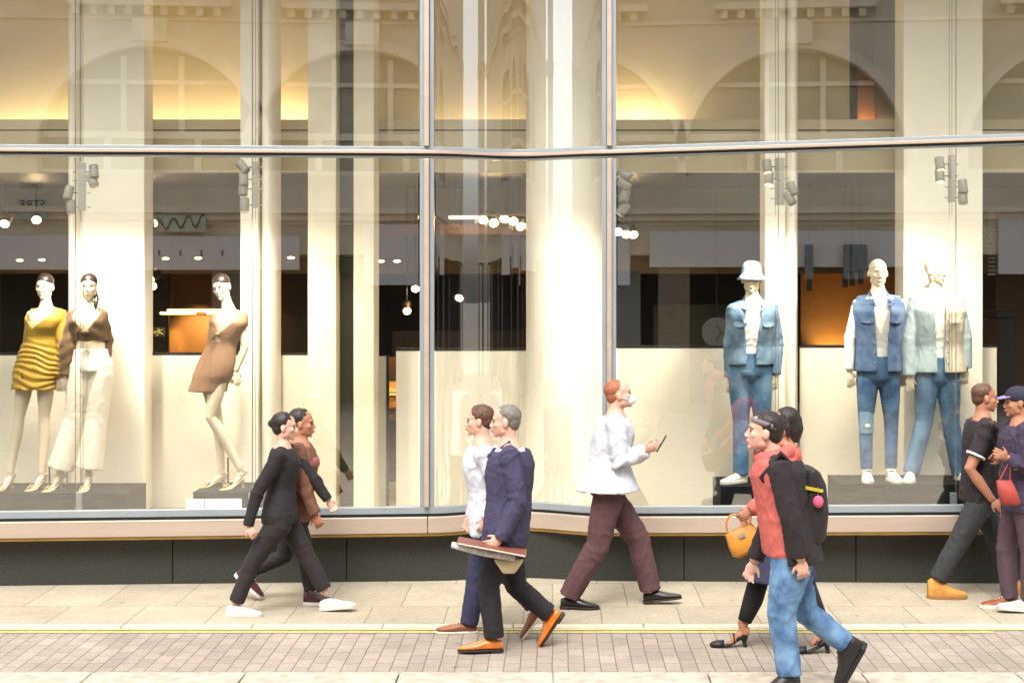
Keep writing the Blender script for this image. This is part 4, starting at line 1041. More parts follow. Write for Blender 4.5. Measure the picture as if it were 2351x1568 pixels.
mb = MB(); mb.rings(g.shell_rings(.38, .97, 22, .009, lambda t: .02 if t < .56 else .02+1.0*((t-.56)/.41), .012, gc=0))
g.sleeve(mb, 'L', (.056, .06, .072, .05), .97); g.sleeve(mb, 'R', (.056, .05, .045, .045), .97)
mb.build('wrap_top', M_bronze, g.root, remesh=.007, sm=2, disp=lambda p: .005*math.sin(60*(p.z+.5*abs(p.x-g.J['chest'].x)))*.6+.004*noise.noise(p*12))
c_k, n_k = g.front(.56, .0, .02, .02); mb = MB(); mb.ell(c_k, V((1, 0, 0)), V((0, 1, 0)), V((0, 0, 1)), .035, .02, .022); mb.build('knot', M_bronze, g.root, remesh=.006)
mshoes_sandal(g); c_b, n_b = g.front(.24, 0, .006, .02); mb = MB(); mb.tube([c_b, c_b+n_b*.008], .009, 12); mb.build('waist_button', M_button, g.root)
# 3 tan dress
g = Fig('mannequin', 'woman mannequin in a tan dress leaning back with head tilted', 'mannequin', YM, -38, dict(
    head=(508, 660, -.02), neck=(527, 712), chest=(525, 748), waist=(508, 790), pelvis=(490, 850, .02), shL=(505, 728, .0), shR=(552, 728, -.02),
    elL=(520, 795, .16), wrL=(520, 852, .14), handL=(531, 885, .12), elR=(562, 797, -.03), wrR=(541, 852, -.06), handR=(549, 892, -.08),
    knL=(499, 968, .03), anL=(508, 1083, .06), knR=(483, 958, -.07), anR=(552, 1078, -.03)), female=True, group=grp, zground=zM, hs=.212, hyaw=-18, htilt=8, hnod=10)
g.toes = (V((-.8, -.3, -.45)), V((-.5, -.5, -.6)))
g.build_body(M_mann, toes=g.toes, hands=(.3, .25), hn=(None, V((-.5, .5, 0))), thumbs=(1, -1), handsz=.95)
g.face(M_makeup, M_makeup, M_lip, dark=True); g.hair(M_hairp, sleek=True, vol=.97)
mb = MB(); mb.rings(g.shell_rings(-.36, .44, 16, .01, lambda t: .03, .012, gc=0, flare=.03)); mb.rings(g.shell_rings(.42, .53, 6, .01, lambda t: .42*max(.07, 1-abs((t-.44)/.09)), .012)); mb.rings(g.shell_rings(.51, .97, 16, .01, lambda t: .03 if t < .6 else .03+.85*((t-.6)/.37), .012, gc=0))
for sd in 'LR': g.sleeve(mb, sd, (.062, .06, .05, .058), .16)
mb.build('dress', M_tan, g.root, remesh=.0065, sm=2, disp=folds(.002, 9, (1.4, 1.4, .3)))
mb = MB(); c_k, n_k = g.front(.56, 0, .02, .012); mb.ell(c_k, g.a, g.f, V((0, 0, 1)), .026, .014, .02); mb.build('twist_knot', M_tan, g.root, remesh=.005)
mshoes_sandal(g); rod(g, 523, 1050, 1128, .12)
# male mannequins
def male(label, J, hyaw, hs=.236, hn=(V((0, 1, 0)), V((0, 1, 0))), z=z5, **k):
    g = Fig('mannequin', label, 'mannequin', YM, 0, J, group=grp, zground=z, hs=hs, hyaw=hyaw)
    g.toes = (V((-.3, -1, 0)), V((.3, -1, 0)))
    g.build_body(M_mann, hands=(.35, .35), hn=hn, thumbs=(-1, 1), feet=False)
    return g
def hands_fix(): pass
g = male('man mannequin in a pale denim bucket hat, faded denim jacket and blue jeans', dict(
    head=(1725, 641), neck=(1727, 690), pelvis=(1722, 850), shL=(1692, 708), shR=(1768, 708), elL=(1675, 790), wrL=(1675, 866), handL=(1677, 900),
    elR=(1784, 790, .02), wrR=(1780, 860, -.02), handR=(1773, 896, -.04), knL=(1701, 965), anL=(1700, 1092, -.04), knR=(1748, 965), anR=(1747, 1092, .05)), -8, z=z4)
g.trousers(M_denim, 'jeans', r=(.098, .088, .07, .064), hem=(.02, .02), top=.25, amp=.003)
g.top(M_tee, 't_shirt', t0=.02, sleeves=0, ease=.006)
g.open_jacket(M_denimj, 'denim_jacket', amp=.004, t0=.08, ease=.03, gap=lambda t: .18+.28*max(0, t-.2), gc=.06)
for lat in (-.11, .12): g.pocket(M_denimj, .66, lat)
for t in (.2, .32, .44, .56, .68): g.button(t, .035, ease=.052); 
q = g.hs; mb = MB(); hp_ = [(0, .14), (.03, .138), (.055, .129), (.072, .108), (.08, .07), (.085, .036), (.1, .012), (.122, -.014), (.119, -.018), (.096, .004), (.08, .022), (.06, .09), (0, .10)]
mb.rings([[g.H(r_*math.cos(a), r_*1.15*math.sin(a)-.01, z_+.012-.02*0) for a in [2*PI*i/40 for i in range(40)]] for r_, z_ in [(max(.001, a), b) for a, b in hp_]])
mb.build('bucket_hat', M_hat, g.root, smooth=True)
for sd, td in zip('LR', g.toes): g.shoe(g.J['an'+sd], V((-.75, -.6, 0)) if sd == 'L' else td, M_white, mat('sole_white', (220, 216, 206), .6), .28)
g = male('bald man mannequin in a denim vest over a white long sleeved top', dict(
    head=(2015, 627), neck=(2016, 676), pelvis=(2016, 856), shL=(1972, 698), shR=(2062, 698), elL=(1951, 778), wrL=(1950, 853, -.02), handL=(1956, 893, -.04),
    elR=(2080, 778, .06), wrR=(2073, 853, .10), handR=(2070, 885, .1), knL=(1987, 968), anL=(1989, 1088, -.03), knR=(2046, 968), anR=(2045, 1088, -.03)), 0)
g.toes = (V((-.12, -1, 0)), V((.12, -1, 0)))
g.trousers(M_denimd2, 'jeans', r=(.094, .08, .06, .05), hem=(.10, .10), top=.22, amp=.003)
g.top(M_tee, 'long_sleeved_top', t0=.0, ease=.008, sleeves=.97, r=(.06, .052, .047, .04))
g.open_jacket(M_denimd, 'denim_vest', amp=.003, t0=.02, ease=.034, gap=lambda t: .22+.18*max(0, t-.3), gc=-.02, sleeves=0)
for lat in (-.115, .115): g.pocket(M_denimd, .67, lat, w=.11, ease=.05)
for t in (.14, .27, .40, .53, .68): g.button(t, -.062, ease=.056)
kn = lerp(g.J['knL'], g.J['anL'], .0); mb = MB()
for th_ in range(8):
    pass
mb.rings([[kn+V((.071*math.sin(a), -.073*math.cos(a), z_)) for a in [-1.0+2.0*i/10 for i in range(11)]]+[kn+V((.066*math.sin(a), -.066*math.cos(a), z_)) for a in [1.0-2.0*i/10 for i in range(11)]] for z_ in (-.09, -.03, .03, .09)])
mb.build('knee_patch', M_patch, g.root)
mb = MB(); mb.ell(kn+V((0, -.074, -.03)), V((1, 0, 0)), V((0, 1, 0)), V((0, 0, 1)), .022, .006, .016); mb.build('knee_rip', M_tee, g.root)
for sd, td in zip('LR', g.toes):
    an = g.J['an'+sd]; mb = MB(); mb.tube([an-V((0, 0, .03)), an+V((0, 0, .10))], [.044, .042], 16); mb.build('sock', M_tee, g.root, smooth=True)
    mb = MB(); mb.tube([an+V((0, 0, .06)), an+V((0, 0, .075))], [.0445, .0445], 16); mb.build('sock_stripe', M_navys, g.root)
    g.shoe(an-V((0, 0, .0)), td, M_white, MATS['sole_white'], .28)
    mb = MB(); mb.obox(an+V((0, -.048, .018)), (1, 0, 0), (0, 1, .2), (0, -.2, 1), .02, .006, .016); mb.build('shoe_tongue_label', M_navys, g.root)
g = male('bald man mannequin in a pale two tone overshirt and hoodie with head turned right', dict(
    head=(2148, 622), neck=(2149, 674), pelvis=(2152, 860), shL=(2106, 694), shR=(2194, 694), elL=(2085, 780, -.03), wrL=(2086, 866, -.06), handL=(2091, 900, -.07),
    elR=(2214, 778), wrR=(2216, 848), handR=(2211, 895), knL=(2121, 968), anL=(2090, 1090, -.03), knR=(2182, 968), anR=(2203, 1090, .04)), 38)
g.trousers(M_denim, 'jeans', r=(.1, .09, .074, .07), hem=(.03, .03), top=.22, amp=.003)
g.top(M_tee, 'hoodie', t0=.0, sleeves=0, ease=.01)
gp = lambda t: .14+.12*max(0, t-.3)
g.open_jacket(M_shack, 'overshirt', amp=.004, t0=.03, ease=.036, gap=gp, gc=.04, flare=.05, r=(.08, .07, .062, .056), sleeves=.98, mcol=M_shack)
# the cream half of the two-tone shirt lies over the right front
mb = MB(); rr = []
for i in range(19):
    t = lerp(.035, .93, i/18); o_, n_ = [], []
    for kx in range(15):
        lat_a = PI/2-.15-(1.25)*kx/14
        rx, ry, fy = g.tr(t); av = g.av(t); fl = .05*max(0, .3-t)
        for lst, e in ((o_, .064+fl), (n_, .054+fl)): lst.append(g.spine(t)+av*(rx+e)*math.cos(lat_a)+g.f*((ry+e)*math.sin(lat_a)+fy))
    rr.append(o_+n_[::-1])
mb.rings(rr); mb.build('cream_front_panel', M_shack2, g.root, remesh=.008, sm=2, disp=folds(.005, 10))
g.pocket(mat('pocket_cloth', (204, 192, 182), .85), .66, .11, w=.11, h=.03, ease=.072, point=False, name='chest_pocket_flap')
for t in (.15, .28, .41, .54, .67): g.button(t, .05, ease=.078, m=mat('cloth_button', (150, 146, 140), .5)); 
mb = MB(); n = g.J['neck']
for i in range(13):
    pass
pts = [n+V((.088*math.cos(a), .085*math.sin(a)+.025, .0+.045*math.sin(a))) for a in [PI/2-2.6+5.2*i/16 for i in range(17)]]
mb.tube(pts, [.018]+[.03+.014*math.sin(PI*i/16) for i in range(1, 16)]+[.018], 12); mb.build('hood', mat('hood_cream', (216, 206, 188), .85), g.root, remesh=.008, sm=2, disp=folds(.006, 14))
for sd, td in zip('LR', g.toes): g.shoe(g.J['an'+sd], td, M_white, MATS['sole_white'], .28)

# ------------------------------------------------------------------ people walking past
def depth(py, zf=0): return CY+(CZ-zf)*F/(py-650)
S_pale = mat('skin_pale', (200, 158, 138), .5, var=.06, scale=20, spec=.35); S_tan = mat('skin_tan', (168, 116, 90), .5, var=.06, scale=20, spec=.35)
M_eye = mat('eye_dark', (30, 24, 22), .25); M_brow = mat('brow_brown', (54, 36, 26), .7); M_lips = mat('lips', (160, 86, 76), .5)
H_dark = mat('hair_dark', (30, 22, 18), .55, var=.3, scale=60, stretch=(1, 1, .2)); H_brown = mat('hair_brown', (84, 54, 34), .55, var=.3, scale=60, stretch=(1, 1, .2)); H_grey = mat('hair_grey', (108, 102, 94), .6, var=.2, scale=60); H_red = mat('hair_ginger', (146, 84, 56), .6, var=.2, scale=60)
Cl = lambda n, c, **k: mat(n, c, .85, var=.09, scale=7, bump=.12, bscale=160, **k)
def person(label, Y, yaw, J, fem, hs, skin, zg=0, **k):
    g = Fig('person', label, 'person', Y, yaw, J, female=fem, zground=zg, hs=hs, **k); g.skin = skin; return g
gp_ = 'people walking past the shop'
# B: behind, brown jacket, dark high tops
g = person('walker in a brown jacket and black trousers with dark red and black high tops', depth(1385), 90, dict(
    head=(694, 972), neck=(688, 1018), chest=(684, 1070), waist=(680, 1120), pelvis=(676, 1178), elL=(700, 1128), wrL=(722, 1180), elR=(662, 1122, .2), wrR=(650, 1180, .2),
    knL=(700, 1268), anL=(714, 1360), knR=(650, 1278), anR=(568, 1312)), False, .225, S_tan, group=gp_)
g.build_body(S_tan, feet=False, hands=(1.0, 1.0)); g.face(M_eye, M_brow, M_lips); g.hair(H_dark, vol=1.0)
g.trousers(Cl('black_trousers', (26, 22, 24)), r=(.098, .084, .066, .05), hem=(.08, .08)); g.top(Cl('brown_jacket', (112, 74, 56)), 'jacket', t0=-.1, ease=.03, r=(.074, .062, .056, .048), amp=.009)
mb = MB(); mb.rings([g.ring(g.spine(t), g.av(t), g.tr(t)[0]+.036, g.tr(t)[1]+.036, 28, g.tr(t)[2]) for t in (.72, .76, .8, .84)]); mb.build('pink_chest_stripe', Cl('dusty_pink', (158, 92, 90)), g.root, smooth=True)
M_blk = mat('black_leather', (24, 22, 22), .35, var=.15); M_rub = mat('rubber_white', (196, 190, 184), .6); M_redb = mat('red_black_leather', (88, 22, 28), .4, c2=(30, 24, 26), scale=14)
g.shoe(g.J['anL'], V((1, -.1, 0)), M_redb, M_rub, .27, 'hightop'); g.shoe(g.J['anR'], V((.75, -.05, -.66)), M_redb, M_rub, .27, 'hightop')
# A: near, white trainers
g = person('dark haired woman in a black long sleeved top and black trousers with white trainers', depth(1410), 90, dict(
    head=(655, 980), neck=(650, 1024), chest=(648, 1068), waist=(646, 1115), pelvis=(645, 1180), elL=(705, 1120), wrL=(735, 1165), elR=(612, 1118), wrR=(592, 1188), handR=(574, 1216, -.2),
    knR=(588, 1285), anR=(548, 1382), knL=(690, 1278), anL=(742, 1374)), True, .21, S_pale, group=gp_)
# facing right: +a is away from the camera, so the near arm and leg are the L side
J = g.J
for a_, b_ in (('el', 'el'), ('wr', 'wr'), ('kn', 'kn'), ('an', 'an'), ('hand', 'hand')):
    l, r = J.get(a_+'L'), J.get(a_+'R')
    if a_ == 'hand': J['handL'] = D(574, 1216, g.Y-.2); J.pop('handR', None); continue
    off = (.19 if a_ in ('el', 'wr') else .085); pl, pr = (l, r)
    J[a_+'L'] = V((pr.x, g.Y-off, pr.z)); J[a_+'R'] = V((pl.x, g.Y+off, pl.z))
g.build_body(S_pale, feet=False, hands=(1.0, 1.0)); g.face(M_eye, M_brow, M_lips); g.hair(H_dark, bun=True, vol=1.02)
M_btop = Cl('black_top', (30, 24, 26))
g.trousers(Cl('charcoal_trousers', (34, 28, 28)), r=(.092, .08, .064, .052), hem=(.12, .12)); g.top(M_btop, 'long_sleeved_top', t0=-.12, ease=.016, r=(.06, .052, .046, .038))
M_shw = mat('knit_white', (200, 194, 182), .7, bump=.2)
g.shoe(g.J['anL'], V((1, -.15, 0)), M_shw, M_rub, .26); g.shoe(g.J['anR'], V((1, -.1, .12)), M_shw, M_rub, .26)
hb = g.J['hipR']+V((-.02, .12, .12)); 
# C: pale top, boat shoes, walking left
g = person('brown haired man in a pale grey top and navy trousers wearing brown boat shoes', depth(1458), -90, dict(
    head=(1098, 966), neck=(1108, 1018), chest=(1112, 1070), waist=(1120, 1130), pelvis=(1122, 1200), elR=(1150, 1120), wrR=(1118, 1190), elL=(1100, 1125), wrL=(1080, 1185),
    knL=(1095, 1322), anL=(1076, 1436), knR=(1165, 1318), anR=(1226, 1392)), False, .215, S_pale, group=gp_)
g.build_body(S_pale, feet=False, hands=(1.0, 1.0)); g.face(M_eye, M_brow, M_lips); g.hair(H_brown, vol=1.03)
g.trousers(Cl('navy_trousers', (44, 44, 70)), r=(.102, .09, .072, .062), hem=(.04, .04)); g.top(Cl('pale_grey_shirt', (196, 198, 206)), 'shirt', t0=-.14, ease=.03, collar=(.064, .03), r=(.07, .062, .054, .046), amp=.009)
M_boat = mat('brown_leather', (130, 74, 44), .45, var=.2, scale=16); M_solew = mat('sole_cream', (210, 200, 184), .7)
g.shoe(g.J['anL'], V((-1, -.05, 0)), M_boat, M_solew, .28, 'boat'); g.shoe(g.J['anR'], V((-.6, 0, -.8)), M_boat, M_solew, .28, 'boat')
# D: navy jacket, tan oxfords
g = person('grey haired man in a navy jacket and black trousers wearing orange tan leather shoes', depth(1490), -90, dict(
    head=(1158, 968), neck=(1170, 1022), chest=(1172, 1072), waist=(1168, 1140), pelvis=(1160, 1215), elR=(1192, 1150), wrR=(1150, 1238), handR=(1122, 1252, -.24), elL=(1160, 1150), wrL=(1160, 1240),
    knL=(1185, 1345), anL=(1262, 1410), knR=(1120, 1345), anR=(1134, 1464)), False, .222, S_pale, group=gp_)
g.build_body(S_pale, feet=False, hands=(1.0, 1.0)); g.face(M_eye, M_brow, M_lips); g.hair(H_grey, vol=1.0)
g.trousers(Cl('black_cords', (28, 24, 28)), r=(.1, .088, .072, .066), hem=(.02, .02)); g.top(Cl('pale_blue_shirt', (196, 204, 220)), 'shirt', t0=.3, ease=.016, sleeves=0, collar=(.062, .03))
g.open_jacket(Cl('navy_jacket', (58, 54, 80)), 'jacket', t0=-.2, ease=.034, gap=lambda t: .12+.6*max(0, t-.4), amp=.009, r=(.074, .066, .058, .05))
M_ox = mat('orange_leather', (196, 108, 32), .3, var=.14, scale=14, coat=.3); M_oxs = mat('dark_sole', (44, 30, 24), .5)
g.shoe(g.J['anR'], V((-1, -.12, 0)), M_ox, M_oxs, .285, 'oxford'); g.shoe(g.J['anL'], V((-.55, 0, -.83)), M_ox, M_oxs, .285, 'oxford')
hd = g.J['handR']
o = thing('newspaper', hd, 'rolled white newspaper carried low by the man in the navy jacket', 'newspaper')
p, q = D(1036, 1250, g.Y-.27), D(1182, 1279, g.Y-.27); mb = MB(); mb.tube([p, lerp(p, q, .5)-V((0, 0, .008)), q], [.02, .026, .026], 14); mb.build('paper_roll', mat('newsprint', (208, 208, 206), .8, c2=(170, 170, 170), scale=40), o, smooth=True)
mb = MB(); mb.tube([lerp(p, q, .96), lerp(p, q, 1.005)], [.018, .018], 10); mb.build('inner_roll', MATS['newsprint'], o)
o = thing('document_folder', hd+V((0, 0, .04)), 'thin brown folder held along the newspaper by the man in the navy jacket', 'folder')
p, q = D(1050, 1240, g.Y-.25), D(1208, 1270, g.Y-.25); ax = (q-p).normalized(); mb = MB(); mb.obox((p+q)/2, ax, (0, 1, 0), ax.cross(V((0, 1, 0))), (q-p).length/2, .11, .008); mb.build('cover', mat('folder_brown', (120, 70, 52), .5), o, bevel=.004)
mb = MB(); mb.obox((p+q)/2, ax, (0, 1, 0), ax.cross(V((0, 1, 0))), (q-p).length/2-.006, .112, .004); mb.build('pages', mat('page_edge', (206, 196, 180), .8), o)
c = D(1168, 1298, g.Y-.2); o = thing('beige_pouch', c, 'small beige pouch hanging below the folder beside the black trousers', 'pouch')
mb = MB(); rr = []
for z_, w_, d_ in ((.04, .095, .018), (.02, .088, .03), (-.01, .066, .034), (-.035, .05, .026), (-.05, .035, .012)): rr.append([c+V((w_*math.cos(a), d_*math.sin(a), z_)) for a in [2*PI*i/20 for i in range(20)]])
mb.rings(rr); mb.build('pouch_body', mat('beige_canvas', (204, 186, 152), .8), o, smooth=True)
mb = MB(); mb.tube([c+V((-.07, 0, .04)), c+V((-.02, 0, .1)), c+V((.07, 0, .04))], .004, 6); mb.build('pouch_strap', M_boat, o)
# E: white shirt, walks right with phone
g = person('close cropped man in a loose white shirt and maroon trousers looking at a phone', depth(1394), 90, dict(
    head=(1422, 906), neck=(1412, 954), chest=(1404, 1005), waist=(1396, 1055), pelvis=(1394, 1120), elL=(1422, 1062), wrL=(1480, 1036), handL=(1505, 1024, -.14), elR=(1436, 1058), wrR=(1488, 1030), handR=(1510, 1022, .1),
    knL=(1372, 1252), anL=(1304, 1372), knR=(1466, 1238), anR=(1492, 1360)), False, .232, S_pale, group=gp_, hnod=-12)
for a_ in ('wrL', 'wrR'): g.J[a_].y += .08 if a_ == 'wrL' else -.08
g.build_body(S_pale, feet=False, hands=(1.0, 1.0), hn=(V((.3, 1, .6)), V((.3, -1, .6))), thumbs=(-1, 1)); g.face(M_eye, M_brow, M_lips); g.hair(H_red, sleek=True, vol=.955)
g.trousers(Cl('maroon_trousers', (82, 54, 56)), r=(.11, .1, .088, .078), hem=(.02, .05), amp=.009); g.top(Cl('white_shirt', (192, 194, 202)), 'shirt', t0=-.02, ease=.045, flare=.22, r=(.084, .078, .07, .056), sleeves=.96, amp=.010, fr=7, collar=(.064, .02))
g.shoe(g.J['anL'], V((1, -.1, -.03)), M_blk, M_oxs, .28, 'oxford'); g.shoe(g.J['anR'], V((1, 0, .1)), M_blk, M_oxs, .28, 'oxford')
mb = MB(); H = g.H
mb.ell(H(0, .075, -.055), g.ha, g.hf, g.hu, .05*g.hs, .045*g.hs, .042*g.hs); mb.build('face_mask', mat('mask_white', (232, 230, 226), .8), g.root, smooth=True)
for sg in (-1, 1): mb = MB(); mb.tube([H(.05*sg, .065, -.045), H(.078*sg, .0, -.02), H(.078*sg, -.01, .0)], .0025, 6); mb.build('mask_loop', MATS['mask_white'], g.root)
c = D(1518, 1018, g.Y-.02); o = thing('mobile_phone', c, 'dark mobile phone held out by the man in the white shirt', 'phone'); mb = MB(); mb.obox(c, (.5, 0, .85), (0, 1, 0), (.85, 0, -.5), .07, .034, .004); mb.build('phone_body', M_black, o, bevel=.003)
mb = MB(); mb.obox(c-V((.0042, 0, -.0025)), (.5, 0, .85), (0, 1, 0), (.85, 0, -.5), .064, .031, .0008); mb.build('screen', mat('phone_screen', (70, 80, 96), .1), o)
# G: behind F, black coat and heels, walking left
g = person('dark haired woman in a long indigo coat and black heeled shoes with an ochre handbag', depth(1492), -90, dict(
    head=(1800, 972), neck=(1806, 1022), chest=(1800, 1072), waist=(1795, 1125), pelvis=(1792, 1190), elR=(1775, 1125), wrR=(1722, 1170), elL=(1770, 1130), wrL=(1722, 1175),
    knL=(1745, 1335), anL=(1703, 1440), knR=(1840, 1335), anR=(1893, 1438)), True, .212, S_tan, group=gp_)
g.toes = (V((-.85, 0, -.5)), V((-.85, 0, -.5)))
g.build_body(S_tan, toes=g.toes, hands=(.9, .9)); g.face(M_eye, M_brow, M_lips); g.hair(H_dark, long=.06)
g.top(Cl('coral_blouse', (196, 92, 82)), 'blouse', t0=-.1, ease=.02)
M_ind = Cl('indigo_coat', (42, 42, 66)); g.skirt(M_ind, .16, -.80, 'coat_skirt', .12)
for sd in 'LR': mb = MB(); an = g.J['an'+sd]; kn = g.J['kn'+sd]; mb.tube([kn+V((0, 0, .05)), lerp(kn, an, .4), lerp(kn, an, .86)], [.068, .066, .046], 14); mb.build('legging', Cl('black_legging', (30, 24, 28)), g.root, smooth=True)
M_pump = mat('black_suede', (28, 24, 24), .6)
for sd, td in zip('LR', g.toes): g.heel_shoe(g.J['an'+sd]+V((0, 0, .0)), td, M_pump, .065)
c = D(1706, 1236, g.Y-.12); o = thing('ochre_handbag', c, 'ochre leather handbag held in front of the coral top', 'handbag')
mb = MB(); rr = []
for z_, w_, d_ in ((-.1, .085, .035), (-.07, .115, .05), (0, .11, .045), (.06, .095, .03), (.075, .09, .02)): rr.append([c+Matrix.Rotation(R(-28), 3, 'Y') @ V((w_*math.copysign(abs(math.cos(a))**.6, math.cos(a)), d_*math.copysign(abs(math.sin(a))**.7, math.sin(a)), z_)) for a in [2*PI*i/24 for i in range(24)]])
mb.rings(rr); mb.build('bag_body', mat('ochre_leather', (186, 122, 42), .45, var=.12), o, smooth=True)
Rb = Matrix.Rotation(R(-28), 3, 'Y')
mb = MB(); mb.tube([c+Rb @ V((.07*math.cos(a), 0, .07+.1*math.sin(a))) for a in [PI*i/12 for i in range(13)]], .007, 8); mb.build('bag_handle', MATS['ochre_leather'], o)
mb = MB(); mb.obox(c+Rb @ V((0, -.048, .03)), Rb @ V((1, 0, 0)), (0, 1, 0), Rb @ V((0, 0, 1)), .02, .006, .012); mb.build('clasp', M_button, o)
# F: nearest, coral hooded top, black backpack, jeans, boots
g = person('nearest walker in a coral hooded top, grey headband and light blue jeans with black boots', depth(1592, .104), -90, dict(
    head=(1752, 992), neck=(1778, 1046), chest=(1788, 1100), waist=(1800, 1175), pelvis=(1812, 1262), shR=(1790, 1074, -.18), shL=(1785, 1074, .18), elR=(1815, 1190), wrR=(1838, 1285), handR=(1846, 1325, -.22), elL=(1770, 1190), wrL=(1730, 1290),
    knR=(1794, 1408), anR=(1812, 1556), knL=(1850, 1405), anL=(1948, 1480)), False, .232, S_pale, zg=.104, group=gp_, hnod=-8)
g.build_body(S_pale, feet=False, hands=(1.0, 1.0)); g.face(M_eye, M_brow, M_lips); g.hair(H_dark, vol=1.04)
M_jl = mat('denim_light', (60, 92, 130), .85, c2=(110, 146, 180), scale=8, bump=.15, bscale=220)
g.trousers(M_jl, 'jeans', r=(.105, .094, .075, .064), hem=(.06, .05), amp=.008)
M_cor = Cl('coral_cloth', (184, 92, 84)); g.top(M_cor, 'coral_top', t0=-.04, ease=.035, sleeves=0, amp=.007, belly=.02)
mb = MB()
for sd in 'LR': g.sleeve(mb, sd, (.075, .068, .06, .05), .97)
M_bj = Cl('black_jacket', (34, 26, 28)); mb.build('jacket_sleeves', M_bj, g.root, remesh=.009, sm=3, disp=folds(.008, 10))
g.open_jacket(M_bj, 'black_jacket', t0=-.10, ease=.05, gap=lambda t: 1.25, sleeves=0, collar=False)
mb = MB(); n = g.J['neck']; mb.tube([n+V((.075*math.cos(a), .08*math.sin(a), .0-.02*math.cos(a+PI))) for a in [2*PI*i/20 for i in range(21)]], [.042]*21, 12); mb.build('scarf', M_cor, g.root, remesh=.008, sm=2, disp=folds(.01, 14))
mb = MB(); q = g.hs; mb.rings([[g.H(.0815*math.cos(a), .1*math.sin(a)-.018, z_+.02*math.sin(a)) for a in [2*PI*i/32 for i in range(32)]] for z_ in (.035, .062)]); mb.build('headband', Cl('grey_band', (120, 108, 116)), g.root, smooth=True)
M_boot = mat('black_boot', (26, 24, 24), .45, var=.2); g.shoe(g.J['anR']-V((0, 0, .0)), V((-1, -.35, 0)), M_boot, M_blk, .29, 'boot'); g.shoe(g.J['anL'], V((-.5, 0, -.86)), M_boot, M_blk, .29, 'boot')
bk = D(1858, 1150, g.Y); o = thing('backpack', bk, 'black backpack with a yellow strip worn by the nearest walker in coral', 'backpack')
mb = MB(); mb.rings([[bk+V((dx+w_*math.copysign(abs(math.cos(a))**.7, math.cos(a)), .15*math.copysign(abs(math.sin(a))**.7, math.sin(a)), z_)) for a in [2*PI*i/28 for i in range(28)]] for z_, w_, dx in ((-.22, .05, 0), (-.19, .075, .01), (-.05, .085, .015), (.1, .075, .01), (.17, .05, 0), (.19, .02, 0))])
mb.build('bag_body', mat('black_nylon', (28, 22, 24), .6, var=.15), o, remesh=.01, sm=3)
mb = MB(); mb.obox(bk+V((-.02, -.156, .09)), (1, 0, -.2), (0, 1, 0), (.2, 0, 1), .07, .005, .009); mb.build('yellow_strip', mat('yellow_webbing', (178, 158, 40), .7), o)
mb = MB(); mb.tube([bk+V((-.05, -.13, .15)), V((g.J['shR'].x, g.J['shR'].y-.03, g.J['shR'].z+.085)), V((g.J['shR'].x-.1, g.J['shR'].y+.02, g.J['shR'].z-.05)), bk+V((-.09, -.12, -.14))], .014, 8); mb.build('shoulder_strap', M_bj, o)
c = bk+V((.02, -.17, .02)); mb = MB(); mb.ell(c, V((1, 0, 0)), V((0, 1, 0)), V((0, 0, 1)), .03, .02, .034); mb.build('pink_charm', mat('pink_plush', (196, 84, 116), .8), o, smooth=True)
mb = MB(); mb.tube([c+V((0, .01, .03)), c+V((0, .012, .08))], .003, 6); mb.build('charm_cord', M_cable, o)
# H: black tee, tan boots, walking right
g = person('walker in a black t shirt and dark trousers wearing a yellow tan ankle boot', depth(1370), 90, dict(
    head=(2262, 914), neck=(2254, 960), chest=(2252, 1005), waist=(2250, 1060), pelvis=(2248, 1130), elL=(2226, 1076), wrL=(2278, 1148), handL=(2300, 1166, -.26), elR=(2276, 1072), wrR=(2318, 1120),
    knL=(2200, 1245), anL=(2146, 1342), knR=(2290, 1238), anR=(2322, 1345)), False, .226, S_tan, group=gp_)
g.build_body(S_tan, feet=False, hands=(1.0, 1.0)); g.face(M_eye, M_brow, M_lips); g.hair(H_brown, vol=.98)
g.trousers(Cl('dark_grey_trousers', (44, 44, 46)), r=(.104, .092, .078, .07), hem=(.12, .1)); g.top(Cl('black_tee', (36, 28, 32)), 't_shirt', t0=-.1, ease=.03, sleeves=.36, r=(.072, .064, .06, .062), amp=.01)
mb = MB(); e_ = lerp(g.J['shL'], g.J['elL'], .70); d_ = (g.J['elL']-g.J['shL']).normalized(); mb.tube([e_-d_*.012, e_+d_*.004], [.075, .075], 20); mb.build('white_cuff_line', M_tee, g.root, smooth=True)
M_tanb = mat('tan_nubuck', (184, 130, 56), .75, var=.14, scale=16); M_tans = mat('gum_sole', (146, 100, 52), .7)
g.shoe(g.J['anL'], V((1, -.05, 0)), M_tanb, M_tans, .29, 'boot'); g.shoe(g.J['anR'], V((1, 0, .15)), M_tanb, M_tans, .29, 'boot')
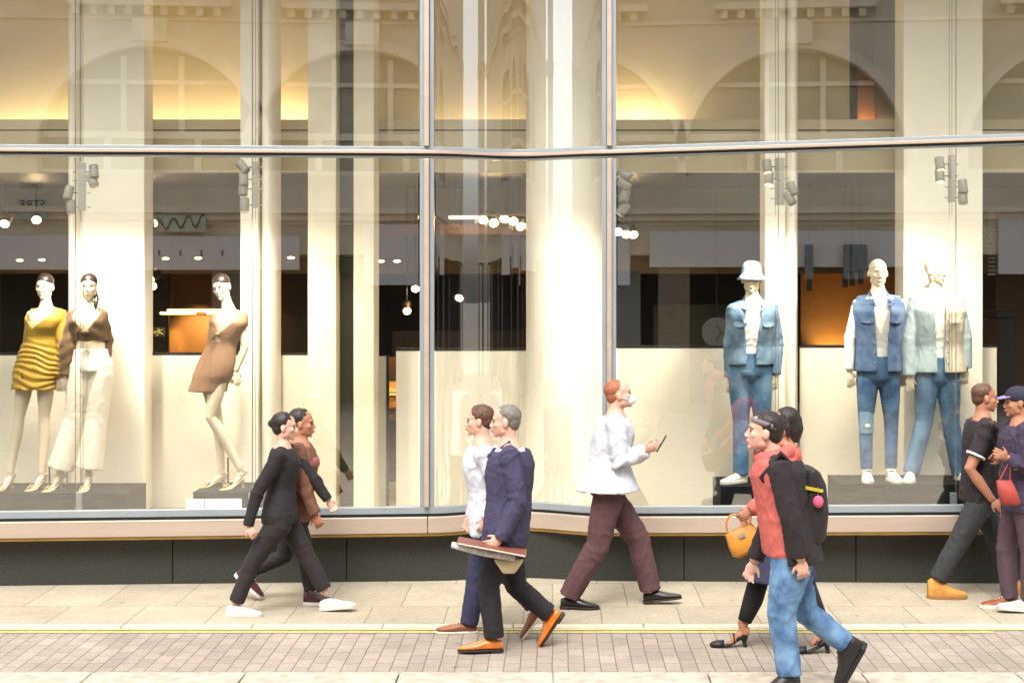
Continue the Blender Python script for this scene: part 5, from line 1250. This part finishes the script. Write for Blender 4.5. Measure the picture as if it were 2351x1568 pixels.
# I: right edge, walking left, lilac cap
g = person('person in a lilac cap and dark purple coat walking in at the right edge', depth(1402), -90, dict(
    head=(2334, 924), neck=(2342, 972), chest=(2344, 1020), waist=(2344, 1070), pelvis=(2345, 1135), elR=(2350, 1080), wrR=(2312, 1050), handR=(2296, 1044, -.26), elL=(2330, 1080), wrL=(2300, 1060),
    knL=(2310, 1262), anL=(2318, 1376), knR=(2366, 1262), anR=(2362, 1382)), False, .228, S_tan, group=gp_)
g.build_body(S_tan, feet=False, hands=(1.0, 1.0)); g.face(M_eye, M_brow, M_lips); g.hair(H_dark, vol=1.0)
g.trousers(Cl('plum_trousers', (82, 62, 72)), r=(.1, .088, .074, .062), hem=(.03, .03)); g.top(Cl('purple_coat', (56, 46, 66)), 'coat', t0=-.22, ease=.036, r=(.078, .07, .06, .052), amp=.01)
M_lil = Cl('lilac_cap', (138, 128, 172)); mb = MB(); mb.ell(g.H(0, -.012, .052), g.ha, g.hf, g.hu, .083*g.hs, .103*g.hs, .078*g.hs, 28, 16); cap = mb.build('cap', Cl('cap_navy', (38, 36, 54)), g.root, smooth=True)
mb = MB(); mb.rings([[g.H(.07*math.cos(a), .07+.085*math.sin(a), .045+z_-.02*math.sin(a)) for a in [PI*i/14 for i in range(15)]] for z_ in (0, .008)]); mb.build('cap_brim', M_lil, g.root)
g.shoe(g.J['anL'], V((-1, -.1, 0)), M_boat, M_solew, .28, 'sneaker'); g.shoe(g.J['anR'], V((-1, 0, .1)), M_shw, M_rub, .28, 'sneaker')
c = D(2312, 1128, g.Y-.25); o = thing('red_bag', c, 'soft red bag hanging from the arm of the person in the lilac cap', 'bag')
mb = MB(); mb.rings([[c+V((w_*math.cos(a)-z_*.3, d_*math.sin(a), z_)) for a in [2*PI*i/20 for i in range(20)]] for z_, w_, d_ in ((-.1, .05, .02), (-.08, .075, .04), (0, .07, .04), (.08, .055, .02))]); mb.build('bag_body', mat('red_canvas', (150, 56, 48), .7), o, smooth=True)
mb = MB(); mb.tube([c+V((-.06, 0, .07)), D(2318, 1056, g.Y-.25), c+V((.02, 0, .07))], .006, 8); mb.build('bag_handle', MATS['red_canvas'], o)
